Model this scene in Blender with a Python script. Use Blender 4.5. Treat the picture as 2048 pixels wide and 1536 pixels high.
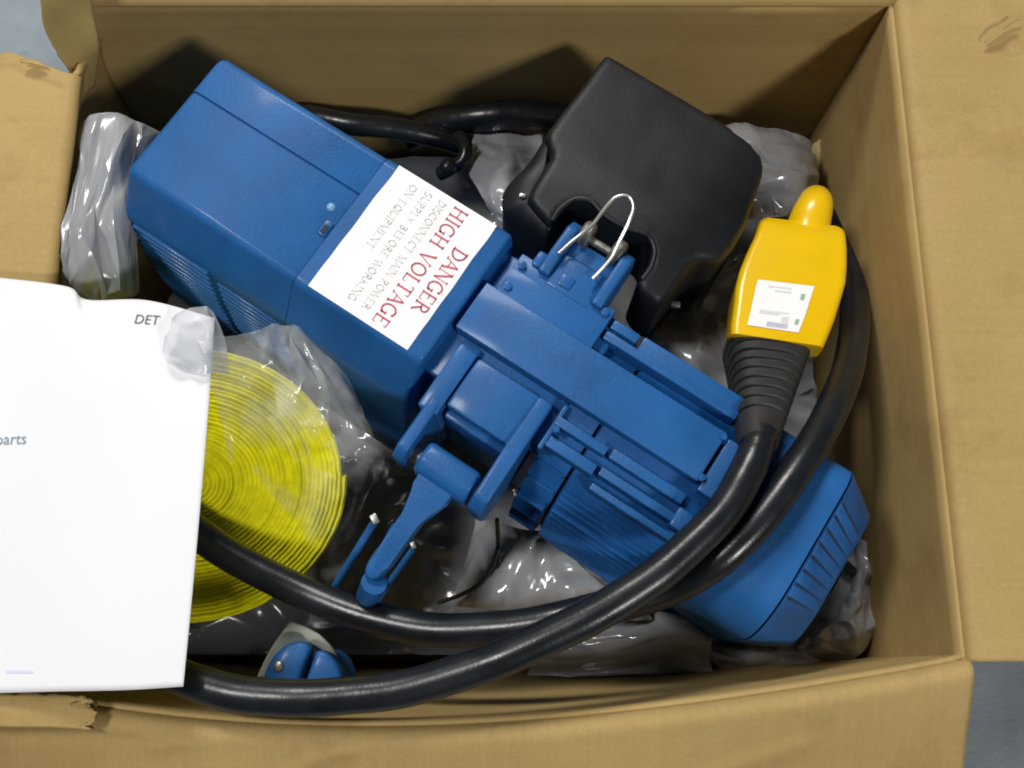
import bpy, bmesh, math, random
import numpy as np
from mathutils import Vector, Matrix, noise

random.seed(7)
for o in list(bpy.data.objects):
    bpy.data.objects.remove(o, do_unlink=True)
scn = bpy.context.scene
COL = scn.collection
R = math.radians

# ------------------------------------------------------------------ camera
H = 0.30                                   # height of the box mouth
TILT = 14.4524
CAMZ = H + 0.6355
cam_d = bpy.data.cameras.new('camera')
cam_d.sensor_width = 36.0
cam_d.lens = 36.0 * 1573.0 / 1638.0
cam_d.clip_start = 0.02
cam_d.clip_end = 60.0
cam = bpy.data.objects.new('camera', cam_d)
COL.objects.link(cam)
cam.location = (0, 0, CAMZ)
cam.rotation_euler = (R(TILT), 0, 0)
scn.camera = cam

# ------------------------------------------------------------------ light (indoors: a lamp behind left overhead, a smaller one front right)
world = bpy.data.worlds.new('World')
scn.world = world
world.use_nodes = True
bg = world.node_tree.nodes['Background']
bg.inputs[0].default_value = (0.85, 0.92, 1.0, 1)
bg.inputs[1].default_value = 0.035


def area(name, loc, target, sx, sy, power, col):
    d = bpy.data.lights.new(name, 'AREA')
    d.shape = 'RECTANGLE'
    d.size, d.size_y = sx, sy
    d.energy = power
    d.color = col
    o = bpy.data.objects.new(name, d)
    COL.objects.link(o)
    o.location = loc
    o.rotation_euler = (Vector(target) - Vector(loc)).to_track_quat('-Z', 'Y').to_euler()
    return o


area('ceiling_lamp', (-0.45, 2.75, 2.75), (0, 0.2, 0.3), 1.2, 0.7, 80, (1.0, 0.98, 0.95))
area('left_lamp', (-1.40, 0.55, 2.85), (-0.1, 0.2, 0.3), 0.45, 0.45, 40, (1.0, 0.98, 0.95))
area('side_lamp', (1.85, -2.2, 3.1), (-0.05, 0.3, 0.25), 0.48, 0.48, 72, (1.0, 0.97, 0.92))
scn.view_settings.view_transform = 'Standard'
scn.view_settings.look = 'None'
scn.view_settings.exposure = 0.0
scn.view_settings.gamma = 1.0
scn.cycles.use_denoising = True
scn.cycles.max_bounces = 10
scn.cycles.transparent_max_bounces = 16
scn.cycles.filter_width = 1.9

# ------------------------------------------------------------------ helpers
_c, _s = math.cos(R(TILT)), math.sin(R(TILT))


def at(px, py, z):
    """photograph pixel (2048 wide) -> point of the scene at height z"""
    x = (px - 1024) / 1573.0
    y = (py - 768) / 1573.0
    d = Vector((x, -_c * y + _s, -_s * y - _c))
    return Vector((0, 0, CAMZ)) + d * ((z - CAMZ) / d.z)


def link(name, me, mat=None, parent=None):
    o = bpy.data.objects.new(name, me)
    COL.objects.link(o)
    if mat is not None:
        me.materials.append(mat)
    if parent is not None:
        o.parent = parent
    return o


def finish(bm, name, mat, parent=None, smooth=True, ang=35):
    bmesh.ops.remove_doubles(bm, verts=bm.verts, dist=1e-6)
    bmesh.ops.recalc_face_normals(bm, faces=bm.faces)
    lim = R(ang)
    for e in bm.edges:
        e.smooth = not (len(e.link_faces) == 2 and e.calc_face_angle(0) > lim)
    for f in bm.faces:
        f.smooth = smooth
    me = bpy.data.meshes.new(name)
    bm.to_mesh(me)
    bm.free()
    return link(name, me, mat, parent)


def empty(name, loc=(0, 0, 0), rz=0.0):
    o = bpy.data.objects.new(name, None)
    COL.objects.link(o)
    o.location = loc
    o.rotation_euler = (0, 0, rz)
    o.empty_display_size = 0.05
    return o


def tag(o, label, cat, group=None, kind=None):
    if label:
        o['label'] = label
    if cat:
        o['category'] = cat
    if group:
        o['group'] = group
    if kind:
        o['kind'] = kind
    return o


def prism(bm, poly, z0, z1, bevel=0.0, seg=2, axis='z', M=None):
    """extrude polygon [(a,b)] between z0 and z1; axis says which local axis is extruded"""
    def P(a, b, c):
        v = {'z': (a, b, c), 'x': (c, a, b), 'y': (a, c, b)}[axis]
        v = Vector(v)
        return M @ v if M is not None else v
    n = len(poly)
    lo = [bm.verts.new(P(a, b, z0)) for a, b in poly]
    hi = [bm.verts.new(P(a, b, z1)) for a, b in poly]
    fs = [bm.faces.new(lo[::-1]), bm.faces.new(hi)]
    for i in range(n):
        j = (i + 1) % n
        fs.append(bm.faces.new((lo[i], lo[j], hi[j], hi[i])))
    if bevel > 0:
        es = {e for f in fs for e in f.edges}
        bmesh.ops.bevel(bm, geom=list(es), offset=bevel, segments=seg, affect='EDGES', profile=0.5, clamp_overlap=True)


def box(bm, x0, x1, y0, y1, z0, z1, bevel=0.0, seg=2, M=None):
    prism(bm, [(x0, y0), (x1, y0), (x1, y1), (x0, y1)], z0, z1, bevel, seg, 'z', M)


def spline(pts, n):
    """Catmull-Rom through pts, n samples"""
    P = [Vector(p) for p in pts]
    P = [P[0] * 2 - P[1]] + P + [P[-1] * 2 - P[-2]]
    m = len(P) - 3
    out = []
    for i in range(n):
        t = i / (n - 1) * m
        k = min(int(t), m - 1)
        t -= k
        a, b, c, d = P[k:k + 4]
        out.append(0.5 * ((2 * b) + (c - a) * t + (2 * a - 5 * b + 4 * c - d) * t * t + (3 * b - a - 3 * c + d) * t ** 3))
    return out


def tube(bm, path, rad, seg=14, caps=True):
    """sweep a circle along path; rad is a number or a function of 0..1"""
    n = len(path)
    T = (path[1] - path[0]).normalized()
    up = Vector((0, 0, 1)) if abs(T.z) < 0.9 else Vector((1, 0, 0))
    N = (up - T * up.dot(T)).normalized()
    rings = []
    for i, p in enumerate(path):
        t = (path[min(i + 1, n - 1)] - path[max(i - 1, 0)]).normalized()
        N = (N - t * N.dot(t)).normalized()
        B = t.cross(N)
        r = rad(i / (n - 1)) if callable(rad) else rad
        rings.append([bm.verts.new(p + (N * math.cos(a) + B * math.sin(a)) * r) for a in [2 * math.pi * k / seg for k in range(seg)]])
    for a, b in zip(rings, rings[1:]):
        for k in range(seg):
            l = (k + 1) % seg
            bm.faces.new((a[k], a[l], b[l], b[k]))
    if caps:
        bm.faces.new(rings[0][::-1])
        bm.faces.new(rings[-1])
    return rings


def cyl(bm, p0, p1, r, seg=20, bevel=0.0):
    p0, p1 = Vector(p0), Vector(p1)
    if bevel:
        d = (p1 - p0).normalized()
        path = [p0, p0 + d * bevel, p1 - d * bevel, p1]
        L = (p1 - p0).length
        rr = {0: r - bevel, 1: r, 2: r, 3: r - bevel}
        tube(bm, path, lambda t: rr[round(t * 3)], seg)
    else:
        tube(bm, [p0, p1], r, seg)


def grid_mesh(bm, rows):
    V = [[bm.verts.new(p) for p in r] for r in rows]
    for i in range(len(V) - 1):
        for j in range(len(V[0]) - 1):
            bm.faces.new((V[i][j], V[i][j + 1], V[i + 1][j + 1], V[i + 1][j]))
    return V


def surf(ctrl, nu, nv):
    """smooth surface through a control grid of points"""
    rows = [spline(r, nu) for r in ctrl]
    cols = [spline([r[j] for r in rows], nv) for j in range(nu)]
    return [[cols[j][i] for j in range(nu)] for i in range(nv)]


def pix(ctrl):
    return [[at(*p) for p in r] for r in ctrl]


def ridged(p, oct=3):
    s, a, f = 0.0, 1.0, 1.0
    for _ in range(oct):
        s += a * (1 - 2 * abs(noise.noise(Vector(p) * f)))
        a *= 0.5
        f *= 2.1
    return s


def _h(i, j, s):
    n = (i * 374761393 + j * 668265263 + s * 2147483647) & 0xffffffff
    n = ((n ^ (n >> 13)) * 1274126177) & 0xffffffff
    return ((n ^ (n >> 16)) & 0xffff) / 65535.0


def facet(x, y, seed=0):
    """crumple height: linear facets with sharp creases, roughly -1..1"""
    wx = x + 0.35 * noise.noise(Vector((x * 0.7, y * 0.7, seed)))
    wy = y + 0.35 * noise.noise(Vector((x * 0.7, y * 0.7, seed + 9)))
    i, j = math.floor(wx), math.floor(wy)
    fx, fy = wx - i, wy - j
    a, b, c, d = _h(i, j, seed), _h(i + 1, j, seed), _h(i, j + 1, seed), _h(i + 1, j + 1, seed)
    if fx + fy < 1:
        v = a + (b - a) * fx + (c - a) * fy
    else:
        v = d + (c - d) * (1 - fx) + (b - d) * (1 - fy)
    return 2 * v - 1


def crumple(x, y, k, seed=0):
    return facet(x * k, y * k, seed) + 0.5 * facet(x * k * 1.9 + 3, (y - 0.3 * x) * k * 2.3, seed + 1) + 0.2 * facet(x * k * 5, y * k * 4.3, seed + 2)


def foil(bm, fn, n, seed, inside=None, aspect=1.0):
    """crumpled sheet: random points of the unit square triangulated, fn(s, t, rnd) -> point"""
    rg = random.Random(seed)
    pts = [(0, 0), (1, 0), (1, 1), (0, 1)]
    ne = int(math.sqrt(n))
    for k in range(1, ne):
        e = k / ne
        pts += [(e, 0), (e, 1), (0, e), (1, e)]
    na = max(3, int(math.sqrt(n * aspect)))
    nb = max(3, int(n / na))
    for i in range(na):
        for j in range(nb):
            pts.append(((i + 0.5 + rg.uniform(-0.48, 0.48)) / na, (j + 0.5 + rg.uniform(-0.48, 0.48)) / nb))
    from mathutils.geometry import delaunay_2d_cdt
    vs, _, fs, _, _, _ = delaunay_2d_cdt([Vector((p[0] * aspect, p[1])) for p in pts], [], [], 0, 1e-6)
    V = [bm.verts.new(fn(v.x / aspect, v.y, rg)) for v in vs]
    for f in fs:
        if inside is not None:
            c = sum((vs[k] for k in f), Vector((0, 0))) / len(f)
            if not inside(c.x / aspect, c.y):
                continue
        bm.faces.new([V[k] for k in f])
    bmesh.ops.delete(bm, geom=[v for v in bm.verts if not v.link_faces], context='VERTS')


def sample(rows, s, t):
    """bilinear point of a grid of rows"""
    nv, nu = len(rows), len(rows[0])
    x, y = min(max(s, 0), 1) * (nu - 1), min(max(t, 0), 1) * (nv - 1)
    i, j = min(int(x), nu - 2), min(int(y), nv - 2)
    fx, fy = x - i, y - j
    return (rows[j][i] * (1 - fx) + rows[j][i + 1] * fx) * (1 - fy) + (rows[j + 1][i] * (1 - fx) + rows[j + 1][i + 1] * fx) * fy


def solid(o, t, off=-1.0):
    m = o.modifiers.new('thickness', 'SOLIDIFY')
    m.thickness = t
    m.offset = off
    return o


# ------------------------------------------------------------------ materials
def new_mat(name):
    m = bpy.data.materials.new(name)
    m.use_nodes = True
    nt = m.node_tree
    return m, nt, nt.nodes['Principled BSDF']


def plain(name, col, rough=0.5, metal=0.0, spec=0.5, var=0.0, scale=40, bump=0.0, bscale=300, coat=0.0, rvar=0.0, dirt=0.0, dirtcol=(0.1, 0.1, 0.1)):
    m, nt, b = new_mat(name)
    b.inputs['Base Color'].default_value = (*col, 1)
    b.inputs['Roughness'].default_value = rough
    b.inputs['Metallic'].default_value = metal
    b.inputs['Specular IOR Level'].default_value = spec
    if coat:
        b.inputs['Coat Weight'].default_value = coat
        b.inputs['Coat Roughness'].default_value = 0.15
    tc = nt.nodes.new('ShaderNodeTexCoord')
    if var or dirt:
        n = nt.nodes.new('ShaderNodeTexNoise')
        n.inputs['Scale'].default_value = scale
        n.inputs['Detail'].default_value = 6
        nt.links.new(tc.outputs['Object'], n.inputs['Vector'])
        r = nt.nodes.new('ShaderNodeValToRGB')
        r.color_ramp.elements[0].position = 0.3
        r.color_ramp.elements[1].position = 0.7
        r.color_ramp.elements[0].color = (*[c * (1 - var) for c in col], 1)
        r.color_ramp.elements[1].color = (*[min(1, c * (1 + var)) for c in col], 1)
        nt.links.new(n.outputs['Fac'], r.inputs['Fac'])
        last = r.outputs['Color']
        if dirt:
            n2 = nt.nodes.new('ShaderNodeTexNoise')
            n2.inputs['Scale'].default_value = scale * 2.3
            n2.inputs['Detail'].default_value = 9
            n2.inputs['Roughness'].default_value = 0.75
            nt.links.new(tc.outputs['Object'], n2.inputs['Vector'])
            r2 = nt.nodes.new('ShaderNodeValToRGB')
            r2.color_ramp.elements[0].position = 0.60
            r2.color_ramp.elements[1].position = 0.74
            r2.color_ramp.elements[0].color = (0, 0, 0, 1)
            r2.color_ramp.elements[1].color = (dirt, dirt, dirt, 1)
            nt.links.new(n2.outputs['Fac'], r2.inputs['Fac'])
            mx = nt.nodes.new('ShaderNodeMix')
            mx.data_type = 'RGBA'
            nt.links.new(r2.outputs['Color'], mx.inputs[0])
            nt.links.new(last, mx.inputs[6])
            mx.inputs[7].default_value = (*dirtcol, 1)
            last = mx.outputs[2]
        nt.links.new(last, b.inputs['Base Color'])
        if rvar:
            mr = nt.nodes.new('ShaderNodeMapRange')
            mr.inputs[3].default_value = max(0.02, rough - rvar)
            mr.inputs[4].default_value = rough + rvar
            nt.links.new(n.outputs['Fac'], mr.inputs[0])
            nt.links.new(mr.outputs[0], b.inputs['Roughness'])
    if bump:
        nb = nt.nodes.new('ShaderNodeTexNoise')
        nb.inputs['Scale'].default_value = bscale
        nb.inputs['Detail'].default_value = 3
        nt.links.new(tc.outputs['Object'], nb.inputs['Vector'])
        bp = nt.nodes.new('ShaderNodeBump')
        bp.inputs['Strength'].default_value = bump
        bp.inputs['Distance'].default_value = 0.001
        nt.links.new(nb.outputs['Fac'], bp.inputs['Height'])
        nt.links.new(bp.outputs['Normal'], b.inputs['Normal'])
    return m


def cardboard(name, fine, band, col=(0.442, 0.310, 0.124), bumpd=0.0003, bandk=1.25):
    """kraft paper: fine = mapping scale of the flute lines, band = mapping scale of broad bands"""
    m, nt, b = new_mat(name)
    tc = nt.nodes.new('ShaderNodeTexCoord')

    def nz(scale, detail=3, rough=0.5):
        mp = nt.nodes.new('ShaderNodeMapping')
        mp.inputs['Scale'].default_value = scale
        nt.links.new(tc.outputs['Object'], mp.inputs['Vector'])
        n = nt.nodes.new('ShaderNodeTexNoise')
        n.inputs['Scale'].default_value = 1.0
        n.inputs['Detail'].default_value = detail
        n.inputs['Roughness'].default_value = rough
        nt.links.new(mp.outputs[0], n.inputs['Vector'])
        return n
    nf, nb_, ns, ng = nz(fine, 2), nz(band, 3), nz((9, 9, 9), 5, 0.6), nz((420, 420, 420), 2)
    def madd(src, k, prev=None):
        m_ = nt.nodes.new('ShaderNodeMath')
        m_.operation = 'MULTIPLY_ADD'
        nt.links.new(src.outputs['Fac'], m_.inputs[0])
        m_.inputs[1].default_value = k
        if prev is not None:
            nt.links.new(prev.outputs[0], m_.inputs[2])
        else:
            m_.inputs[2].default_value = 0.0
        return m_
    mix = madd(nb_, 0.30 * bandk, madd(nf, 0.13))
    m3 = madd(ng, 0.26, madd(ns, 0.34, mix))
    r = nt.nodes.new('ShaderNodeValToRGB')
    mid = 0.5 * (0.13 + 0.30 * bandk + 0.34 + 0.26)
    r.color_ramp.elements[0].position = mid - 0.16
    r.color_ramp.elements[1].position = mid + 0.16
    r.color_ramp.elements[0].color = (col[0] * 0.84, col[1] * 0.83, col[2] * 0.78, 1)
    r.color_ramp.elements[1].color = (col[0] * 1.10, col[1] * 1.10, col[2] * 1.12, 1)
    nt.links.new(m3.outputs[0], r.inputs['Fac'])
    st = nz((13, 13, 13), 8, 0.72)
    sr = nt.nodes.new('ShaderNodeValToRGB')
    sr.color_ramp.elements[0].position = 0.54
    sr.color_ramp.elements[1].position = 0.72
    sr.color_ramp.elements[0].color = (0, 0, 0, 1)
    sr.color_ramp.elements[1].color = (0.5, 0.5, 0.5, 1)
    nt.links.new(st.outputs['Fac'], sr.inputs['Fac'])
    mx = nt.nodes.new('ShaderNodeMix')
    mx.data_type = 'RGBA'
    nt.links.new(sr.outputs['Color'], mx.inputs[0])
    nt.links.new(r.outputs['Color'], mx.inputs[6])
    mx.inputs[7].default_value = (col[0] * 0.62, col[1] * 0.56, col[2] * 0.5, 1)
    nt.links.new(mx.outputs[2], b.inputs['Base Color'])
    b.inputs['Roughness'].default_value = 0.75
    b.inputs['Specular IOR Level'].default_value = 0.25
    bp = nt.nodes.new('ShaderNodeBump')
    bp.inputs['Strength'].default_value = 0.5
    bp.inputs['Distance'].default_value = bumpd
    nt.links.new(mix.outputs[0], bp.inputs['Height'])
    nt.links.new(bp.outputs['Normal'], b.inputs['Normal'])
    return m


def film(name, col, clear, rough=0.12, grade=None):
    m, nt, b = new_mat(name)
    b.inputs['Base Color'].default_value = (*col, 1)
    b.inputs['Roughness'].default_value = rough
    b.inputs['Specular IOR Level'].default_value = 0.7
    tr = nt.nodes.new('ShaderNodeBsdfTransparent')
    tc = nt.nodes.new('ShaderNodeTexCoord')
    n = nt.nodes.new('ShaderNodeTexNoise')
    n.inputs['Scale'].default_value = 28
    n.inputs['Detail'].default_value = 4
    nt.links.new(tc.outputs['Object'], n.inputs['Vector'])
    mr = nt.nodes.new('ShaderNodeMapRange')
    mr.inputs[1].default_value = 0.32
    mr.inputs[2].default_value = 0.68
    mr.inputs[3].default_value = max(0, clear - 0.17)
    mr.inputs[4].default_value = min(1, clear + 0.17)
    nt.links.new(n.outputs['Fac'], mr.inputs[0])
    src = mr.outputs[0]
    if grade:                      # folded double at one end, a single thin layer at the other
        sx = nt.nodes.new('ShaderNodeSeparateXYZ')
        nt.links.new(tc.outputs['Object'], sx.inputs[0])
        g = nt.nodes.new('ShaderNodeMapRange')
        g.interpolation_type = 'SMOOTHSTEP'
        g.inputs[1].default_value, g.inputs[2].default_value = grade[0], grade[1]
        g.inputs[3].default_value, g.inputs[4].default_value = grade[2], 0.0
        nt.links.new(sx.outputs[1], g.inputs[0])
        ad = nt.nodes.new('ShaderNodeMath')
        ad.operation = 'ADD'
        ad.use_clamp = True
        nt.links.new(src, ad.inputs[0])
        nt.links.new(g.outputs[0], ad.inputs[1])
        src = ad.outputs[0]
    mx = nt.nodes.new('ShaderNodeMixShader')
    nt.links.new(src, mx.inputs[0])
    nt.links.new(b.outputs[0], mx.inputs[1])
    nt.links.new(tr.outputs[0], mx.inputs[2])
    nt.links.new(mx.outputs[0], nt.nodes['Material Output'].inputs['Surface'])
    return m


M_BLUE = plain('blue_paint', (0.012, 0.101, 0.310), 0.52, spec=0.28, coat=0.13, var=0.15, scale=22, bump=0.34, bscale=420, rvar=0.08, dirt=0.35, dirtcol=(0.035, 0.12, 0.30))
M_BLUE2 = plain('blue_cast_paint', (0.010, 0.090, 0.290), 0.46, spec=0.3, coat=0.15, var=0.2, scale=45, bump=0.35, bscale=420, rvar=0.08, dirt=0.4, dirtcol=(0.02, 0.07, 0.2))
M_GAP = plain('gap_shade', (0.010, 0.022, 0.05), 0.7)  # dark colour stands in for the shade inside joints and slots
M_BLACK = plain('black_plastic', (0.006, 0.0078, 0.0105), 0.48, spec=0.36, var=0.25, scale=26, bump=0.10, bscale=500, rvar=0.10, dirt=0.12, dirtcol=(0.05, 0.05, 0.048))
M_RUBBER = plain('black_rubber', (0.010, 0.012, 0.015), 0.30, spec=0.5, var=0.3, scale=40, bump=0.10, bscale=500, rvar=0.10, dirt=0.25, dirtcol=(0.045, 0.045, 0.045))
M_BOOT = plain('boot_rubber', (0.022, 0.023, 0.025), 0.5, spec=0.5, var=0.15, scale=60, bump=0.1)
M_YEL = plain('yellow_plastic', (0.80, 0.50, 0.002), 0.30, spec=0.5, var=0.04, scale=30, coat=0.3)
M_WEB = plain('yellow_webbing', (0.86, 0.82, 0.010), 0.7, spec=0.2, var=0.14, scale=120, bump=0.4, bscale=900)
M_PAPER = plain('white_paper', (0.83, 0.84, 0.87), 0.7, spec=0.2, var=0.01, scale=12)
M_LABEL = plain('label_paper', (0.90, 0.89, 0.90), 0.4, spec=0.3)
M_RED = plain('red_ink', (0.54, 0.07, 0.13), 0.6)
M_GREYINK = plain('grey_ink', (0.66, 0.65, 0.66), 0.6)
M_DARKINK = plain('dark_ink', (0.12, 0.13, 0.17), 0.6)
M_BLUEINK = plain('pale_blue_ink', (0.70, 0.72, 0.95), 0.6)
M_TEALINK = plain('blue_grey_ink', (0.22, 0.30, 0.38), 0.6)
M_GREENINK = plain('green_ink', (0.28, 0.50, 0.33), 0.6)
M_STEEL = plain('bright_steel', (0.55, 0.55, 0.55), 0.38, metal=1.0)
M_ZINC = plain('zinc_plated', (0.36, 0.36, 0.33), 0.42, metal=0.85, var=0.2, scale=150)
M_LINER = plain('grey_plastic_sheet', (0.31, 0.32, 0.34), 0.16, spec=1.0, var=0.12, scale=25)
M_LINER2 = plain('silver_plastic_sheet', (0.33, 0.345, 0.365), 0.20, spec=0.9, var=0.10, scale=25)
M_FILM = film('clear_plastic_film', (0.80, 0.82, 0.79), 0.66, 0.09, (0.10, 0.19, 0.26))
M_FILM2 = film('milky_plastic_film', (0.66, 0.70, 0.76), 0.38, 0.2)
M_FLOOR = plain('concrete_floor', (0.285, 0.335, 0.375), 0.55, spec=0.3, var=0.20, scale=16, bump=0.5, bscale=260, dirt=0.5, dirtcol=(0.14, 0.15, 0.16))
M_TAPE = plain('cream_scrap', (0.55, 0.45, 0.22), 0.7, var=0.2, scale=80)
C_X = cardboard('kraft_board_back', (3, 3, 260), (1.2, 1.2, 42))
C_Y = cardboard('kraft_board_side', (3, 3, 260), (1.2, 1.2, 48))
C_FX = cardboard('kraft_board_flap', (5, 330, 5), (5, 14, 5), bandk=0.35)
C_FY = cardboard('kraft_board_flap_front', (330, 5, 5), (14, 5, 5), bandk=0.35)
C_EDGE = cardboard('kraft_board_torn', (90, 90, 90), (30, 30, 30), col=(0.34, 0.255, 0.095))

m_, nt_, b_ = new_mat('cut_board_edge')
tc_ = nt_.nodes.new('ShaderNodeTexCoord')
wv_ = nt_.nodes.new('ShaderNodeTexNoise')
wv_.inputs['Scale'].default_value = 260
wv_.inputs['Detail'].default_value = 1
nt_.links.new(tc_.outputs['Object'], wv_.inputs['Vector'])
rp_ = nt_.nodes.new('ShaderNodeValToRGB')
rp_.color_ramp.elements[0].position = 0.42
rp_.color_ramp.elements[1].position = 0.55
rp_.color_ramp.elements[0].color = (0.12, 0.085, 0.03, 1)
rp_.color_ramp.elements[1].color = (0.40, 0.30, 0.11, 1)
nt_.links.new(wv_.outputs['Fac'], rp_.inputs['Fac'])
nt_.links.new(rp_.outputs['Color'], b_.inputs['Base Color'])
b_.inputs['Roughness'].default_value = 0.8
C_RIM = m_

# ------------------------------------------------------------------ floor
bm = bmesh.new()
rows = [[Vector((x, y, 0.0)) for x in np.linspace(-4, 4, 9)] for y in np.linspace(-4, 4, 9)]
grid_mesh(bm, rows)
floor = finish(bm, 'floor', M_FLOOR)
floor['kind'] = 'structure'

# ------------------------------------------------------------------ cardboard box
carton = empty('cardboard_box', (0, 0, 0))
tag(carton, 'open brown corrugated cardboard box with its flaps folded out and a torn corner', 'box')
XL, XR, YF, YB = -0.316, 0.286, -0.024, 0.457
TH = 0.0045


def wob(p, k=8.0, a=0.0015):
    return noise.noise(Vector(p) * k) * a


def jag(t, amp, k):
    return amp * (noise.noise(Vector((t * k, 3.1, 0.7))) + 0.6 * noise.noise(Vector((t * k * 3.7, 9.1, 2.7))))


def front_y(x, z):
    t = (x - XL) / (XR - XL)
    bow = math.sin(math.pi * min(1, max(0, t))) ** 0.8
    s = (t - 0.5) * 0.016
    top = -0.026 + s + 0.004 - bow * 0.031 * (0.75 + 0.5 * (1 - t))
    k = min(1, max(0, z / H))
    return YF * (1 - k) + top * k if z < H else top


def wall(name, fn, n, m, mat, zs):
    b = bmesh.new()
    rows = []
    for z in zs:
        rows.append([fn(i / (n - 1), z) for i in range(n)])
    grid_mesh(b, rows)
    o = finish(b, name, mat, carton, ang=60)
    return o


zs = list(np.linspace(0.004, H - 0.0045, 26))
o = wall('back_wall', lambda t, z: Vector((XL - 0.03 + (XR - XL + 0.034) * t, YB + wob((t * 5, z * 6, 1), 1, 0.003) + 0.002 * math.exp(-((z - 0.247) / 0.004) ** 2), z)), 60, 26, C_X, zs)
solid(o, TH, 1)
o = wall('right_wall', lambda t, z: Vector((XR + wob((t * 5, z * 6, 5), 1, 0.004) * (1 - (z / H) ** 6), YF + (YB - YF + 0.003) * t, z)), 60, 26, C_Y, zs)
solid(o, TH, -1)


def left_fn(t, z):
    y = YF - 0.012 + (YB - YF + 0.014) * t
    tear = 0.0
    if t > 0.86:
        tear = (t - 0.86) / 0.14
    zz = z * (1 - 0.16 * tear) + (jag(t, 0.004, 60) * z / H if t > 0.84 else 0)
    bulge = 0.024 * math.sin(math.pi * min(1, z / H)) ** 0.6
    return Vector((XL + wob((t * 5, z * 6, 9), 1, 0.003) * (1 - (z / H) ** 6) - 0.004 * tear - bulge, y, zz))


o = wall('left_wall', left_fn, 80, 26, C_Y, zs)
solid(o, TH, 1)
o = wall('front_wall', lambda t, z: Vector((XL + (XR - XL) * t, front_y(XL + (XR - XL) * t, z) + wob((t * 4, z * 5, 13), 1, 0.002) * (1 - (z / H) ** 6), z)), 70, 26, C_X, zs)
solid(o, TH, -1)
b = bmesh.new()
box(b, XL + 0.002, XR - 0.002, YF + 0.003, YB - 0.002, 0.0015, 0.0038)
finish(b, 'bottom', C_FX, carton)


CREASES = [(at(150, 288, .3), at(312, 300, .3), .003, -.0022), (at(440, 1350, .295), at(600, 1312, .3), .004, .0022), (at(660, 1390, .29), at(810, 1325, .3), .004, .0020),
           (at(205, 1330, .3), at(430, 1334, .3), .004, -.0020), (at(700, 1320, .3), at(715, 1420, .28), .004, .0014), (at(1780, 153, .3), at(1990, 420, .3), .006, .0016),
           (at(1700, 900, .3), at(2040, 870, .3), .003, -.0008), (at(0, 420, .3), at(300, 452, .3), .003, -.0008), (at(1250, 1420, .28), at(1500, 1340, .29), .005, .0012)]


def crease(q):
    d = 0.0
    for a, b_, w, h in CREASES:
        ax, ay, bx, by = a.x, a.y, b_.x, b_.y
        L2 = (bx - ax) ** 2 + (by - ay) ** 2
        t = ((q.x - ax) * (bx - ax) + (q.y - ay) * (by - ay)) / L2
        if -0.05 < t < 1.05:
            dx, dy = q.x - ax - t * (bx - ax), q.y - ay - t * (by - ay)
            e = math.hypot(dx, dy) / w
            if e < 3:
                d += h * math.exp(-e * e) * min(1, max(0, 12 * (t + 0.05))) * min(1, max(0, 12 * (1.05 - t)))
    return d


def flap(name, fold, outd, length, tilt, n, mat, skew=None, shape=None, sag=0.0, seed=0, m=80):
    """fold(t) -> point on the wall top; outd -> outward unit vector; the flap starts with a rounded crease"""
    b = bmesh.new()
    rr = 0.006
    rows = []
    for s in list(np.linspace(0, 1, 6)) + [None] * m:
        row = []
        for i in range(n):
            t = i / (n - 1)
            p = fold(t)
            L = length * (shape(t) if shape else 1.0)
            if s is not None:
                a = s * (math.pi / 2 + tilt(t))
                q = p + outd * (rr - rr * math.cos(a)) + Vector((0, 0, rr * math.sin(a) - rr))
            else:
                a = math.pi / 2 + tilt(t)
                q0 = p + outd * (rr - rr * math.cos(a)) + Vector((0, 0, rr * math.sin(a) - rr))
                k = (len(rows) - 5) / m
                d = outd * math.sin(a) + Vector((0, 0, math.cos(a)))
                q = q0 + d * (L * k)
                q.z += crease(q)
                if skew:
                    q.y += skew(t, k * L)
                q += Vector((0, 0, -sag * k * k + wob((t * 4 + seed, k * 3, seed), 1, 0.006) * min(1, 4 * k)))
            row.append(q)
        rows.append(row)
    grid_mesh(b, rows)
    o = finish(b, name, mat, carton, ang=60)
    solid(o, TH * 0.8, 0)
    o.data.materials.append(C_RIM)
    o.modifiers[0].material_offset_rim = 1
    return o


# right flap: lies out to the right, its back corner scuffed
flap('right_flap', lambda t: Vector((XR, YF + 0.010 + (YB + 0.018 - YF - 0.010) * t + (jag(t, 0.002, 8)), H)), Vector((1, 0, 0)), 0.25,
     lambda t: 0.02, 180, C_FX, sag=0.012, seed=3)
# front flap: folded outwards over the bowed front wall
flap('front_flap', lambda t: Vector((XL - 0.060 + (XR - XL + 0.060) * t, front_y(XL - 0.060 + (XR - XL + 0.060) * t, H), H)), Vector((0, -1, 0)), 0.25,
     lambda t: 0.50 - 0.04 * t, 200, C_FY, sag=0.01, seed=7)
# left flap
flap('left_flap', lambda t: Vector((XL, YF - 0.020 + (0.396 - YF + 0.020) * t, H)), Vector((-1, 0, 0)), 0.25,
     lambda t: 0.03 + (0.06 * max(0, t - 0.9) / 0.1), 180, C_FX, seed=11, sag=0.01, skew=lambda t, d: 0.020 * min(1, d / 0.045) * max(0, (t - 0.88) / 0.12) + 0.003 * noise.noise(Vector((d * 60, 1, 5))) * max(0, (t - 0.97) / 0.03))
# back flap: stands up and leans back
flap('back_flap', lambda t: Vector((XL - 0.012 + (XR - XL + 0.012) * t, YB + 0.001, H)), Vector((0, 1, 0)), 0.26,
     lambda t: -0.72, 70, C_X, seed=17)

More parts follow.
